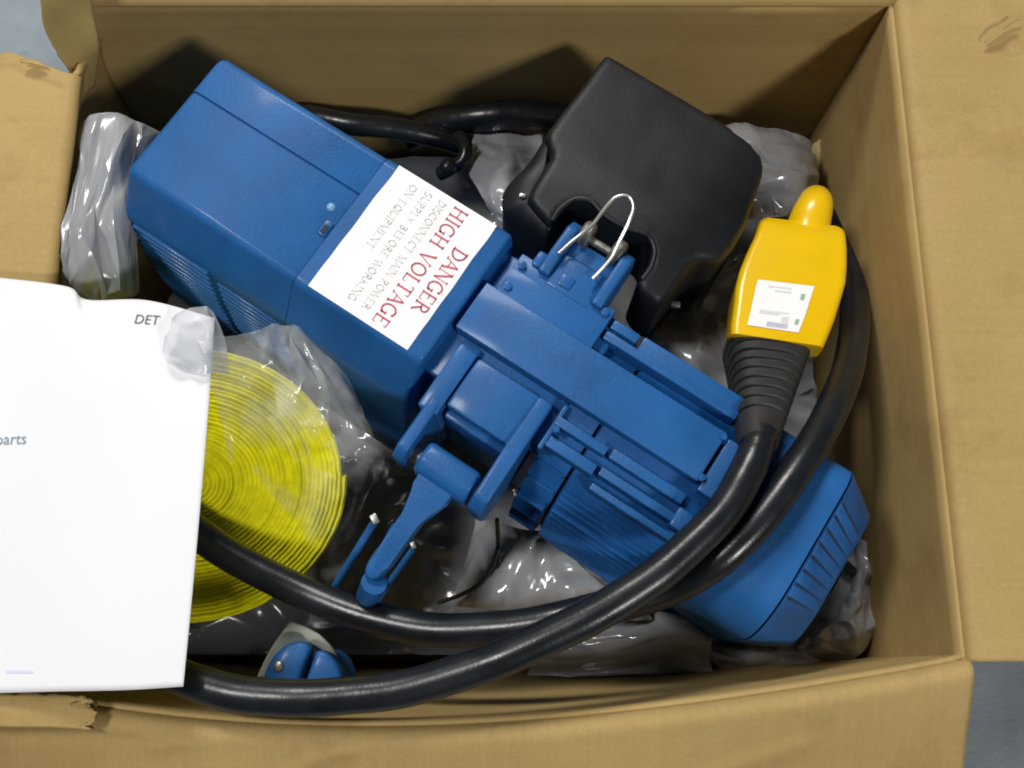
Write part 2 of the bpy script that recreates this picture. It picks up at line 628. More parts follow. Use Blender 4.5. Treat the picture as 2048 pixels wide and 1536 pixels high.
# torn strip left standing at the back left corner
b = bmesh.new()
rows = surf(pix([[(266, 110, .330), (310, 108, .328), (354, 112, .325)],
                 [(271, 158, .316), (312, 158, .312), (352, 162, .306)],
                 [(278, 205, .300), (322, 210, .292), (364, 222, .285)],
                 [(316, 270, .276), (336, 266, .270), (360, 258, .264)],
                 [(330, 306, .262), (342, 302, .256), (354, 292, .250)]]), 22, 40)
for i, r_ in enumerate(rows):
    for j, p in enumerate(r_):
        p.z += wob(p * 30, 1, 0.002)
        if j < 2 and i > 22:
            p.x += wob(p * 150, 1, 0.003)
grid_mesh(b, rows)
o = finish(b, 'torn_corner', C_EDGE, carton, ang=60)
o['label'] = 'torn strip of brown cardboard standing at the corner'
solid(o, TH * 0.7, 0)

# small torn lips on the flaps
for (p0, p1, d, h) in (((1780, 222), (1836, 184), (-0.006, -0.002), .0035), ((238, 254), (278, 262), (0.001, 0.004), .002)):
    b = bmesh.new()
    A_, B_ = at(*p0, .3035), at(*p1, .3045)
    rows = []
    for i in range(6):
        k = i / 5
        row = []
        for j in range(14):
            t = j / 13
            e = math.sin(math.pi * t) ** 0.7
            p = A_.lerp(B_, t) + Vector((d[0], d[1], 0)) * (1 - k) * e + Vector((0, 0, h * e * math.sin(k * math.pi * 0.5) + 0.001 * noise.noise(Vector((j * 0.7, i, 2))) * k))
            row.append(p)
        rows.append(row)
    grid_mesh(b, rows)
    o = finish(b, 'torn_lip', C_FX, carton, ang=60)
    solid(o, 0.0008, 0)

# ragged end of the side flap at the front left corner
b = bmesh.new()
rows = surf(pix([[(60, 1258, .309), (205, 1262, .309), (290, 1266, .309), (352, 1272, .308)],
                 [(60, 1282, .312), (205, 1285, .312), (290, 1288, .312), (358, 1296, .310)],
                 [(60, 1312, .310), (205, 1315, .310), (290, 1316, .310), (350, 1320, .308)]]), 70, 16)
for i, r_ in enumerate(rows):
    for j, p in enumerate(r_):
        e = (i / 15)
        p.z += wob(p * 40, 1, 0.0012)
        p.y += (0.004 * noise.noise(Vector((j * 0.16, 0, 0))) + 0.0022 * noise.noise(Vector((j * 0.6, 3, 0)))) * (1 - e)
        if j > 52:
            p.x += (0.010 * noise.noise(Vector((i * 0.35, 4, 0))) + 0.004 * noise.noise(Vector((i * 0.9, 8, 0)))) * (j - 52) / 17
grid_mesh(b, rows)
o = finish(b, 'torn_tab', C_FY, carton, ang=60)
solid(o, TH, 0)
o.data.materials.append(C_RIM)
o.modifiers[0].material_offset_rim = 1

# ------------------------------------------------------------------ hoist
HA = R(-33.6)
HO = at(560, 240, 0.32)
hoist = empty('chain_hoist', (HO.x, HO.y, HO.z), HA)
tag(hoist, 'blue electric chain hoist with a danger label lying diagonally in the box', 'hoist')
mm = 0.001


def hb(name, u0, u1, v0, v1, w0, w1, bev=1.5, mat=M_BLUE, parent=None, seg=2):
    """box given in mm in the hoist's frame: u along it, v across towards the front, w up"""
    b = bmesh.new()
    box(b, u0 * mm, u1 * mm, -v1 * mm, -v0 * mm, w0 * mm, w1 * mm, bev * mm, seg)
    return finish(b, name, mat, parent or hoist)


def hp(u, v, w):
    return Vector((u * mm, -v * mm, w * mm))


def hx(u, v, w):
    """hoist mm -> world"""
    return HO + Matrix.Rotation(HA, 3, 'Z') @ hp(u, v, w)


def loft_u(name, prof, stations, mat, parent=None, caps=True, ang=35):
    """profile [(v,w)] lofted along u; stations = [(u, inset_mm)] pulled towards the profile's centre"""
    b = bmesh.new()
    cv = (min(p[0] for p in prof) + max(p[0] for p in prof)) / 2
    rings = []
    for u, ins in stations:
        ring = []
        for v, w in prof:
            dv = -ins if v > cv else ins
            hw = max(p[0] for p in prof) - cv
            dv *= min(1, abs(v - cv) / hw)
            ring.append(b.verts.new(hp(u, v + dv, w - ins * (1 if w > -60 else 0))))
        rings.append(ring)
    n = len(prof)
    for a, c in zip(rings, rings[1:]):
        for k in range(n):
            l = (k + 1) % n
            b.faces.new((a[k], a[l], c[l], c[k]))
    if caps:
        b.faces.new(rings[0][::-1])
        b.faces.new(rings[-1])
    return finish(b, name, mat, parent or hoist, ang=ang)


def arc(cv, cw, r, a0, a1, n):
    return [(cv + r * math.cos(R(a0 + (a1 - a0) * i / n)), cw + r * math.sin(R(a0 + (a1 - a0) * i / n))) for i in range(n + 1)]


# control cover: rounded housing with a seam groove along its top
def side_v(w):
    pts = [(-7, 110), (-30, 127.5), (-36, 130.5), (-70, 136.5), (-120, 142), (-262, 143)]
    for (wa, va), (wb, vb) in zip(pts, pts[1:]):
        if w >= wb:
            return va + (vb - va) * (wa - w) / (wa - wb)
    return pts[-1][1]


def front_edge(v0, r, o=0.0):
    return arc(v0, -r + o, r, 90, 38, 6) + [(126.5 + o, -28.0), (128.8 + o, -30.6), (130.2 + o, -33.5)] + [(side_v(w) + o, w) for w in (-42, -70, -120, -180)] + [(142 + o, -262)]


prof = [(2, -262)] + arc(7, -7, 7, 180, 90, 6) + [(33.2, 0), (33.5, -2.2), (34.6, -2.2), (34.9, -0.5)] + front_edge(101.5, 10.0, -0.4)
cover = loft_u('control_cover', prof, [(-0.5, 4.2), (0.3, 2.2), (1.8, 0.8), (4, 0), (143.6, 0), (144.2, 0.4)], M_BLUE)
loft_u('cover_joint', [(2.5, -258)] + arc(9, -9.5, 7, 180, 90, 4) + front_edge(100, 7.0, -2.5), [(142, 0), (147, 0)], M_GAP)
for k in range(16):
    w = -38 - k * 7.6
    v = side_v(w)
    b = bmesh.new()
    box(b, 8 * mm, 76 * mm, -(v + 2.2) * mm, -(v - 2) * mm, (w - 2.0) * mm, (w + 2.0) * mm, 1.2 * mm, 2)
    finish(b, 'slat', M_BLUE, cover)
for k in range(14):
    w = -45.6 - k * 7.6
    v = side_v(w)
    b = bmesh.new()
    box(b, 82 * mm, 139 * mm, -(v + 1.3) * mm, -(v - 2) * mm, (w - 1.8) * mm, (w + 1.8) * mm, 1.0 * mm, 2)
    finish(b, 'slat', M_BLUE, cover)
b = bmesh.new()
bmesh.ops.create_uvsphere(b, u_segments=16, v_segments=10, radius=3.2 * mm, matrix=Matrix.Translation(hp(133.5, 52, -0.6)) @ Matrix.Diagonal((1, 1, 0.6, 1)))
finish(b, 'rivet', plain('rivet_paint', (0.16, 0.36, 0.62), 0.3), cover)
hb('latch_notch', 136.5, 143, 61, 72.5, -4, 1.2, 0.8, M_BLUE, cover)
hb('latch_slot', 138.5, 142, 64.5, 71, -2, 1.7, 0.3, M_GAP, cover)

# flange that carries the label
prof = [(0.5, -262)] + arc(7, -6.6, 7.5, 180, 90, 6) + front_edge(103.5, 9.0, 0.9)
flange = loft_u('end_flange', prof, [(144.5, 0.5), (145.0, 0), (244.5, 0), (246.5, 0.7), (247.5, 2.0)], M_BLUE)

# label: slightly wavy sheet
label_w = 1.2
b = bmesh.new()
rows = []
for i in range(24):
    s = i / 23
    row = []
    for j in range(28):
        t = j / 27
        u = 154.8 + (235.2 - 154.8) * s + (0.7 * noise.noise(Vector((t * 5, 1, 0))) if i in (0, 23) else 0)
        v = 1.5 + (106.2 - 1.5) * t
        w = label_w + 0.12 * noise.noise(Vector((s * 4, t * 4, 2)))
        if v > 104.5:
            w -= 7 - math.sqrt(max(0, 7 ** 2 - (v - 104.5) ** 2))
        row.append(hp(u, v, w))
    rows.append(row)
grid_mesh(b, rows)
wl = finish(b, 'warning_label', M_LABEL, hoist)
wl['label'] = 'white danger label with red and grey lettering'

# serif stroke letters: list of (polyline, weight)
S, T_ = 0.11, 0.05


def ser(x, y, w=0.2):
    return ([(x - w / 2, y), (x + w / 2, y)], 0.045)


def circ(cx, cy, rx, ry, a0, a1, n=14):
    return [(cx + rx * math.cos(R(a0 + (a1 - a0) * i / n)), cy + ry * math.sin(R(a0 + (a1 - a0) * i / n))) for i in range(n + 1)]


GL = {
    'D': (0.78, [([(0.16, 0), (0.16, 1)], S), (circ(0.2, 0.5, 0.5, 0.48, 90, -90), 0.1), ser(0.14, 0.02, .26), ser(0.14, 0.98, .26)]),
    'A': (0.78, [([(0.08, 0), (0.38, 1)], T_), ([(0.38, 1), (0.70, 0)], S), ([(0.2, 0.36), (0.56, 0.36)], T_), ser(0.08, .02), ser(0.70, .02)]),
    'N': (0.84, [([(0.14, 0), (0.14, 1)], T_), ([(0.14, 1), (0.70, 0)], S), ([(0.70, 0), (0.70, 1)], T_), ser(.14, .02), ser(.12, .98), ser(.70, .98)]),
    'G': (0.82, [(circ(0.42, 0.5, 0.34, 0.48, 50, 330), 0.1), ([(0.70, 0.08), (0.70, 0.45)], S), ser(.68, .45, .24), ([(0.64, 0.8), (0.66, 0.98)], T_)]),
    'E': (0.70, [([(0.16, 0), (0.16, 1)], S), ([(0.1, 0.02), (0.6, 0.02)], T_), ([(0.1, 0.98), (0.58, 0.98)], T_), ([(0.16, 0.52), (0.45, 0.52)], T_), ([(.6, .02), (.63, .2)], T_), ([(.58, .98), (.58, .82)], T_)]),
    'R': (0.78, [([(0.16, 0), (0.16, 1)], S), (circ(0.26, 0.74, 0.28, 0.24, 90, -90), 0.09), ([(.16, .98), (.26, .98)], T_), ([(.16, .5), (.3, .5)], T_), ([(0.34, 0.5), (0.68, 0.02)], S), ser(.16, .02, .24), ser(.70, .02, .16)]),
    'H': (0.86, [([(0.16, 0), (0.16, 1)], S), ([(0.68, 0), (0.68, 1)], S), ([(0.16, 0.52), (0.68, 0.52)], T_), ser(.16, .02, .26), ser(.16, .98, .26), ser(.68, .02, .26), ser(.68, .98, .26)]),
    'I': (0.36, [([(0.18, 0), (0.18, 1)], S), ser(.18, .02, .26), ser(.18, .98, .26)]),
    'V': (0.80, [([(0.08, 1), (0.40, 0)], S), ([(0.40, 0), (0.70, 1)], T_), ser(.08, .98), ser(.70, .98)]),
    'O': (0.86, [(circ(0.43, 0.5, 0.34, 0.48, 0, 360, 24), 0.1)]),
    'L': (0.66, [([(0.16, 0), (0.16, 1)], S), ([(0.08, 0.02), (0.58, 0.02)], T_), ([(.58, .02), (.62, .22)], T_), ser(.16, .98, .26)]),
    'T': (0.74, [([(0.36, 0), (0.36, 1)], S), ([(0.04, 0.98), (0.68, 0.98)], T_), ([(.04, .98), (.04, .8)], T_), ([(.68, .98), (.68, .8)], T_), ser(.36, .02, .26)]),
    ' ': (0.45, []),
}


def strokes(bm, segs, place):
    for pl, wd in segs:
        for (x0, y0), (x1, y1) in zip(pl, pl[1:]):
            d = Vector((x1 - x0, y1 - y0))
            if d.length < 1e-6:
                continue
            n = Vector((-d.y, d.x)).normalized() * wd / 2
            e = d.normalized() * wd * 0.12
            q = [(x0 - e.x + n.x, y0 - e.y + n.y), (x0 - e.x - n.x, y0 - e.y - n.y), (x1 + e.x - n.x, y1 + e.y - n.y), (x1 + e.x + n.x, y1 + e.y + n.y)]
            bm.faces.new([bm.verts.new(place(a, c)) for a, c in q])


def lw(v, base=label_w + 0.45):
    return base


def write_line(bm, text, v0, v1, u, h):
    tot = sum(GL[c][0] for c in text)
    k = (v1 - v0) / tot
    x = 0.0
    for c in text:
        wd, segs = GL[c]
        strokes(bm, segs, lambda a, cc, x=x: hp(u + (cc - 0.5) * h, v0 + (x + a) * k, lw(v0 + (x + a) * k)))
        x += wd


b = bmesh.new()
write_line(b, 'DANGER', 29, 82, 225.8, 10.5)
write_line(b, 'HIGH VOLTAGE', 4.5, 103, 209.3, 10.5)
me_name = 'red_lettering'
me = bpy.data.meshes.new(me_name)
b.to_mesh(me)
b.free()
link(me_name, me, M_RED, wl)
# three lines of small grey print (faint in the photograph)
GL.update({
    'C': (0.78, [(circ(0.42, 0.5, 0.34, 0.48, 50, 310), 0.1), ([(0.64, 0.8), (0.66, 0.98)], T_)]),
    'S': (0.62, [(circ(0.3, 0.74, 0.22, 0.24, 30, 250), 0.09), (circ(0.3, 0.26, 0.24, 0.24, 80, -150), 0.09)]),
    'M': (1.0, [([(0.14, 0), (0.14, 1)], T_), ([(0.14, 1), (0.5, 0)], S), ([(0.5, 0), (0.86, 1)], T_), ([(0.86, 0), (0.86, 1)], S), ser(.14, .02), ser(.86, .02)]),
    'P': (0.70, [([(0.16, 0), (0.16, 1)], S), (circ(0.26, 0.74, 0.28, 0.24, 90, -90), 0.09), ser(.16, .02, .24), ([(.1, .98), (.26, .98)], T_), ([(.16, .5), (.26, .5)], T_)]),
    'W': (1.05, [([(0.06, 1), (0.3, 0)], S), ([(0.3, 0), (0.5, 1)], T_), ([(0.5, 1), (0.74, 0)], S), ([(0.74, 0), (0.96, 1)], T_)]),
    'U': (0.82, [([(0.16, 1), (0.16, 0.3)], S), (circ(0.41, 0.3, 0.25, 0.28, 180, 360), 0.08), ([(0.66, 0.3), (0.66, 1)], T_), ser(.16, .98), ser(.66, .98)]),
    'Y': (0.76, [([(0.06, 1), (0.36, 0.48)], S), ([(0.36, 0.48), (0.66, 1)], T_), ([(0.36, 0), (0.36, 0.48)], S)]),
    'B': (0.72, [([(0.16, 0), (0.16, 1)], S), (circ(0.26, 0.76, 0.24, 0.22, 90, -90), 0.08), (circ(0.28, 0.27, 0.28, 0.25, 90, -90), 0.08), ([(.16, .98), (.26, .98)], T_), ([(.16, .02), (.28, .02)], T_)]),
    'F': (0.66, [([(0.16, 0), (0.16, 1)], S), ([(0.1, 0.98), (0.58, 0.98)], T_), ([(0.16, 0.52), (0.45, 0.52)], T_), ser(.16, .02, .24)]),
    'K': (0.80, [([(0.16, 0), (0.16, 1)], S), ([(0.16, 0.42), (0.62, 1)], T_), ([(0.3, 0.58), (0.7, 0)], S), ser(.16, .02, .24)]),
    'Q': (0.86, [(circ(0.43, 0.5, 0.34, 0.48, 0, 360, 24), 0.1), ([(0.45, 0.15), (0.75, -0.1)], S)]),
})
b = bmesh.new()
write_line(b, 'DISCONNECT MAIN POWER', 7, 99, 195.5, 5.4)
write_line(b, 'SUPPLY BEFORE WORKING', 7, 99, 184, 5.4)
write_line(b, 'ON EQUIPMENT', 8, 62, 172.5, 5.4)
me = bpy.data.meshes.new('small_print')
b.to_mesh(me)
b.free()
link('small_print', me, M_GREYINK, wl)

# gear case behind the flange
hb('gear_case', 246, 342, 8, 108, -262, -14, 2)
hb('case_neck', 250, 262, 12, 104, -262, -22, 1, M_BLUE2)
hb('top_strip', 259, 333.5, 6, 37.5, -60, -5.5, 1.2)
hb('strip_step', 259, 333.5, 18.5, 37.8, -60, -4.6, 0.6)
panel = hb('top_panel', 252, 437, 38.5, 75.5, -30, 1.0, 1.0)
hb('panel_end', 439.5, 456, 40, 80, -40, -1.0, 1.5)
hb('lower_deck', 259, 274, 77, 131, -90, -8, 2.0)
hb('gear_block', 275.5, 330, 83, 121.5, -90, -5.5, 2.2)
hb('block_face', 276, 326, 121, 127, -110, -16, 2.0, M_BLUE2)

# suspension lugs and the hook hanging between them


def lug(name, u0, u1, pts, bev=2.4, mat=M_BLUE):
    b = bmesh.new()
    prism(b, [(-v * mm, w * mm) for v, w in pts], u0 * mm, u1 * mm, bev * mm, 3, 'x')
    return finish(b, name, mat, hoist)


lug('lug', 263.5, 272.5, [(100, -12), (128, -7), (160, -7), (168, -14), (168, -50), (150, -66), (100, -66)])
lug('lug', 323, 334, [(83, -2.5), (122, -2.5), (160, -6), (168.5, -14), (168.5, -50), (150, -66), (83, -66)])
hook = None
b = bmesh.new()
prism(b, [(-145 * mm, -12 * mm), (-158 * mm, -9 * mm), (-168 * mm, -14 * mm), (-169 * mm, -38 * mm), (-145 * mm, -40 * mm)], 279.5 * mm, 320.5 * mm, 4 * mm, 3, 'x')
hook = finish(b, 'suspension_hook', M_BLUE, hoist)
arm = [(281, 160), (283, 167), (287.5, 172.5), (290, 180), (290, 194), (289.5, 212), (288.5, 230), (289.5, 238), (293, 242), (298, 241), (301, 236), (302, 228), (302.5, 212), (303.5, 194), (305, 182), (308, 174), (313, 167.5), (316, 160)]
b = bmesh.new()
tilt_m = Matrix.Translation(hp(0, 160, -14)) @ Matrix.Rotation(R(9), 4, 'X') @ Matrix.Translation(-hp(0, 160, -14))
prism(b, [(u * mm, -v * mm) for u, v in arm], -31 * mm, -14 * mm, 4.2 * mm, 3, 'z', tilt_m)
finish(b, 'hook_arm', M_BLUE, hook, ang=40)
b = bmesh.new()
tube(b, spline([hp(299, 240, -32), hp(298, 250, -52), hp(292, 248, -80), hp(284, 228, -108), hp(278, 200, -118)], 30), lambda t: (8.5 - 3 * t) * mm, 16)
finish(b, 'hook_bowl', M_BLUE, hook)
b = bmesh.new()
cyl(b, hp(264, 157, -25), hp(334, 157, -25), 6 * mm, 18)
finish(b, 'pivot_pin', M_ZINC, hoist)

# ribs of the motor
MC, MW, MR = 72.0, -84.0, 74.0
motor_prof = arc(MC, MW, MR, 200, -20, 40) + [(130, -262), (14, -262)]
loft_u('end_bell', [(MC + (v - MC) * 0.985, w) for v, w in motor_prof], [(342, 0), (365, 0)], M_BLUE2)
loft_u('bell_gap', [(MC + (v - MC) * 0.95, MW + (w - MW) * 0.95) for v, w in motor_prof], [(364, 0), (369, 0)], M_GAP)
motor = loft_u('motor_housing', motor_prof, [(367.5, 0.6), (368.3, 0), (456, 0), (457, 0.6)], M_BLUE2)
hb('rib', 341, 379, 87, 93.5, -30, -3.5, 1.0, M_BLUE)
hb('rib', 382, 436, 85.5, 93.0, -30, -3.0, 1.0, M_BLUE)
hb('rib', 341, 379, 100, 108, -30, -6.5, 1.2, M_BLUE)
hb('rib', 382, 440, 99.5, 105.5, -30, -4.5, 1.0, M_BLUE)
hb('rib', 382, 446, 111, 116, -32, -8, 1.2, M_BLUE)
hb('rib', 336, 437, 20, 26.5, -36, -6.5, 1.0, M_BLUE)
hb('rib', 359, 437, 9, 20.5, -36, -10, 1.0, M_BLUE)
hb('rib', 336, 356, 10, 17, -36, -9, 1.0, M_BLUE)
hb('rib_base', 334, 456, 12, 112, -44, -30, 1.0, M_BLUE2)
hb('cross_rib', 436, 447, 94, 108, -24, -3.0, 2.0, M_BLUE)
hb('cross_rib', 340, 343, 78, 112, -24, -5.0, 0.8, M_BLUE)
for (u, v) in ((436, 42), (438, 72), (447, 101), (344, 96)):
    b = bmesh.new()
    cyl(b, hp(u, v, -4), hp(u, v, 2.0 if v < 80 else -1.5), 2.6 * mm, 14, 0.6 * mm)
    finish(b, 'screw', M_BLUE if v < 80 else M_BLUE2, hoist)
def bolt(u, v, w, r_=3.4):
    b = bmesh.new()
    prism(b, [(u * mm + r_ * mm * math.cos(R(a + 10)), -v * mm + r_ * mm * math.sin(R(a + 10))) for a in range(0, 360, 60)], (w - 1) * mm, (w + 2.0) * mm, 0.5 * mm, 2)
    return finish(b, 'bolt', M_BLUE2, hoist)


for (u, v, w) in ((264, 14, -5), (264, 32, -4.6), (328, 11, -5.5), (452, 46, -1), (452, 74, -1), (448, 104, -3), (346, 90, -6)):
    bolt(u, v, w)
for k in range(22):          # cooling fins round the front side of the motor
    a = 54 - k * 3.9
    for (u0, u1) in ((368.5, 455),) + (((343, 364),) if k % 3 == 0 else ()):
        b = bmesh.new()
        rot = Matrix.Translation(hp(0, MC, MW)) @ Matrix.Rotation(R(a - 90), 4, 'X').inverted()
        rot = Matrix.Translation(hp(0, MC, MW)) @ Matrix.Rotation(R(90 - a), 4, 'X')
        big = 1.5 if k > 4 else 0.5
        box(b, u0 * mm, u1 * mm, -1.1 * mm, 1.1 * mm, (MR - 6) * mm, (MR + 3.2 * big) * mm, 0.5 * mm, 1, rot)
        finish(b, 'fin', M_BLUE2, hoist)
for k in range(6):
    a = 128 + k * 7
    b = bmesh.new()
    rot = Matrix.Translation(hp(0, MC, MW)) @ Matrix.Rotation(R(90 - a), 4, 'X')
    box(b, 368.5 * mm, 455 * mm, -1.3 * mm, 1.3 * mm, (MR - 6) * mm, (MR + 3.5) * mm, 0.5 * mm, 1, rot)
    finish(b, 'fin', M_BLUE2, hoist)

# fan cover with a slotted chamfered end
fp = [(8, -262), (4, -62)] + arc(25, -41, 21, 180, 90, 7) + [(45, -20), (75, -20)] + arc(97, -58, 38, 90, 0, 10) + [(136, -120), (130, -262)]
fan = loft_u('fan_cover', fp, [(458, 2), (460, 0), (521, 0)], M_BLUE)
b = bmesh.new()
cvm, cwm = 71, -93
r0 = [b.verts.new(hp(522.5, v, w - 0.6)) for v, w in fp]
r1 = [b.verts.new(hp(549, cvm + (v - cvm) * 0.80, (cwm + (w - cwm) * 0.72) if w > -200 else w)) for v, w in fp]
for k in range(len(fp)):
    l = (k + 1) % len(fp)
    b.faces.new((r0[k], r0[l], r1[l], r1[k]))
b.faces.new(r0[::-1])
b.faces.new(r1)
grille = finish(b, 'fan_grille', M_BLUE2, hoist, ang=55)
loft_u('grille_gap', [(cvm + (v - cvm) * 0.95, w - 3 if w > -200 else w) for v, w in fp], [(520.5, 0), (523, 0)], M_GAP)
nv = 7
for k in range(nv + 1):
    v = 30 + k * 10.4
    w_a = -20 if v < 97 else -58 + math.sqrt(38 ** 2 - (v - 97) ** 2)
    p0 = hp(522.8, v, w_a - 0.8)
    vv = cvm + (v - cvm) * 0.80
    p1 = hp(548.5, vv, cwm + (w_a - cwm) * 0.72)
    d = (p1 - p0).normalized()
    sd = Vector((0, 1, 0))
    nn = d.cross(sd).normalized()
    if nn.z < 0:
        nn = -nn
    Mx = Matrix(((d.x, sd.x, nn.x, p0.x), (d.y, sd.y, nn.y, p0.y), (d.z, sd.z, nn.z, p0.z), (0, 0, 0, 1)))
    b = bmesh.new()
    box(b, 1.5 * mm, 29 * mm, -0.8 * mm, 0.8 * mm, -2 * mm, 0.5 * mm, 0, 1, Mx)
    finish(b, 'vent_slot_shade', M_GAP, grille)  # thin dark bar on the grille, painting the shade of an open slot
    if k < nv:
        Mx2 = Mx.copy()
        Mx2.translation = p0 + Vector((0, -5.2 * mm, 0))
        b = bmesh.new()
        box(b, 1.0 * mm, 30 * mm, -3.9 * mm, 3.9 * mm, -2 * mm, 1.0 * mm, 0.5 * mm, 2, Mx2)
        finish(b, 'vent_bar', M_BLUE2, grille)

# clevis holding the chain container
def ear(u0, u1):
    b = bmesh.new()
    prism(b, [(-12 * mm, -1 * mm), (2 * mm, 1 * mm), (26 * mm, 0 * mm), (34 * mm, -8 * mm), (34 * mm, -30 * mm), (-12 * mm, -40 * mm)], u0 * mm, u1 * mm, 2.0 * mm, 3, 'x')
    return finish(b, 'clevis_ear', M_BLUE, hoist)


ear(274.5, 283)
ear(316.5, 325)
hb('clevis_bridge', 283, 317, -10, 16, -40, -4.5, 2.0, M_BLUE)
hb('clevis_bridge', 283, 317, -24, -11, -40, -9.0, 2.0, M_BLUE)
hb('clevis_rib', 268, 276, -2, 10, -30, -3, 2.0, M_BLUE)
hb('clevis_pad', 290, 300, 3, 12, -8, -3.2, 1.0, M_BLUE2)
for (u0, u1) in ((283.5, 291.5), (308, 316)):
    b = bmesh.new()
    cyl(b, hp(u0, -30, -8), hp(u1, -30, -8), 9.5 * mm, 22, 1.4 * mm)
    finish(b, 'pin_boss', M_ZINC, hoist)
b = bmesh.new()
cyl(b, hp(276, -29, -10), hp(324, -29, -10), 3.0 * mm, 14)
finish(b, 'clevis_pin', M_ZINC, hoist)
w_l = spline([hp(281, -4, 2.5), hp(283.5, -14, 3.5), hp(286.5, -24, 4), hp(289.5, -33, 7), hp(291, -46, 12), hp(293.5, -55, 14), hp(300, -59.5, 14), hp(306.5, -55, 14), hp(309, -46, 12), hp(310.5, -33, 7), hp(312, -22, 4), hp(311, -12, 2.5), hp(309, -2, 1.0)], 60)
b = bmesh.new()
tube(b, w_l, 1.35 * mm, 10)
o = finish(b, 'hairpin_wire', M_STEEL, hoist)
o['label'] = 'bright bent wire clip'

# safety latch bars beside the hook
for (pa, pb, z0, z1, rr) in (((806, 985), (736, 1102), .245, .215, 2.6), ((868, 1030), (808, 1116), .238, .205, 2.4)):
    a_, b_ = at(*pa, z0), at(*pb, z1)
    inv = Matrix.Translation(HO) @ Matrix.Rotation(HA, 4, 'Z')
    inv = inv.inverted()
    a_, b_ = inv @ a_, inv @ b_
    bb = bmesh.new()
    tube(bb, spline([a_, a_.lerp(b_, 0.5) + Vector((0, 0, 0.002)), b_, b_ + Vector((0.004, -0.006, -0.02))], 16), rr * mm, 10)
    finish(bb, 'latch_bar', M_BLUE, hook)
inv = (Matrix.Translation(HO) @ Matrix.Rotation(HA, 4, 'Z')).inverted()
for (p, z, r_) in (((804, 984), .249, 3.6), ((866, 1026), .240, 2.6)):
    bb = bmesh.new()
    c = inv @ at(*p, z)
    box(bb, -r_ * mm, r_ * mm, -0.7 * r_ * mm, 0.7 * r_ * mm, -3 * mm, 1 * mm, 0.8 * mm, 2, Matrix.Translation(c) @ Matrix.Rotation(R(-30), 4, 'Z'))
    finish(bb, 'latch_rivet', M_ZINC, hook)

# ------------------------------------------------------------------ black chain container
bag = empty('chain_container', hx(297, -95, -262), HA)
tag(bag, 'black moulded plastic chain container pinned to the side of the blue hoist', 'chain container')
inv_b = (Matrix.Translation(bag.location) @ Matrix.Rotation(HA, 4, 'Z')).inverted()
outline = [(262, -24), (258, -26), (242, -31), (236, -36), (233.5, -60), (232, -70), (225, -77), (220, -84), (219, -110), (218.5, -138), (217, -165), (222, -172), (260, -172), (300, -171), (330, -169), (352, -165), (362, -156), (368, -135), (373, -112), (375, -92), (373, -74), (368, -67), (360, -60), (357.5, -45), (356, -24), (352, -18), (340, -19), (333, -25), (333, -38), (329, -48), (320, -53), (310, -50), (297, -49), (286, -50), (276, -53), (267, -48), (263, -38)]


def resample(poly, n):
    P = [Vector((a, c)) for a, c in poly]
    # smooth closed Catmull-Rom
    out = []
    m = len(P)
    for i in range(m):
        a, b_, c, d = P[i - 1], P[i], P[(i + 1) % m], P[(i + 2) % m]
        for k in range(n):
            t = k / n
            out.append(0.5 * ((2 * b_) + (c - a) * t + (2 * a - 5 * b_ + 4 * c - d) * t * t + (3 * b_ - a - 3 * c + d) * t ** 3))
    return out


ol = resample(outline, 4)
Mb = Matrix.Translation(bag.location) @ Matrix.Rotation(HA, 4, 'Z')
Minv = (Matrix.Translation(HO) @ Matrix.Rotation(HA, 4, 'Z')).inverted()


def topw(u, v):
    s = max(0.0, (-v - 78) / 95.0)
    return -17 - 15 * s ** 1.35 + 4.0 * math.exp(-((v + 60) / 30) ** 2) * math.exp(-((u - 297) / 70) ** 2) - 10 * max(0, (u - 330) / 45) ** 2


from mathutils.geometry import delaunay_2d_cdt
n = len(ol)
RB = 6.0


def seg_dist(p):
    best = 1e9
    for i in range(n):
        a_, c_ = ol[i - 1], ol[i]
        e = c_ - a_
        t = max(0, min(1, (p - a_).dot(e) / max(1e-9, e.length_squared)))
        best = min(best, (p - a_ - e * t).length)
    return best


def in_poly(p):
    c = False
    for i in range(n):
        a_, d_ = ol[i - 1], ol[i]
        if (a_.y > p.y) != (d_.y > p.y) and p.x < (d_.x - a_.x) * (p.y - a_.y) / (d_.y - a_.y) + a_.x:
            c = not c
    return c


P2 = [Vector((q.x, q.y)) for q in ol]
E2 = [(i, (i + 1) % n) for i in range(n)]
x = 214.0
while x < 380:
    y = -178.0
    while y < -14:
        p = Vector((x + 0.5 * noise.noise(Vector((x, y, 0))), y))
        if in_poly(p) and seg_dist(p) > 1.0:
            P2.append(p)
        y += 3.2
    x += 3.2
vs, es_, fs, _, _, _ = delaunay_2d_cdt(P2, E2, [], 1, 1e-6)
b = bmesh.new()
VV = []
for p in vs:
    d = seg_dist(p)
    r_ = RB - 2.5 * math.exp(-((p.x - 297) / 45) ** 2) * (1 if p.y > -75 else 0)
    drop = r_ - math.sqrt(max(0, r_ * r_ - (r_ - d) ** 2)) if d < r_ else 0.0
    w = topw(p.x, p.y) - drop + 0.5 * noise.noise(Vector((p.x * 0.02, p.y * 0.02, 1))) + 0.12 * noise.noise(Vector((p.x * 0.07, p.y * 0.05, 4)))
    VV.append(b.verts.new(inv_b @ hx(p.x, p.y, w)))
for f in fs:
    c = sum((vs[k] for k in f), Vector((0, 0))) / len(f)
    if in_poly(c):
        b.faces.new([VV[k] for k in f])
bmesh.ops.recalc_face_normals(b, faces=b.faces)
bmesh.ops.delete(b, geom=[v for v in b.verts if not v.link_faces], context='VERTS')
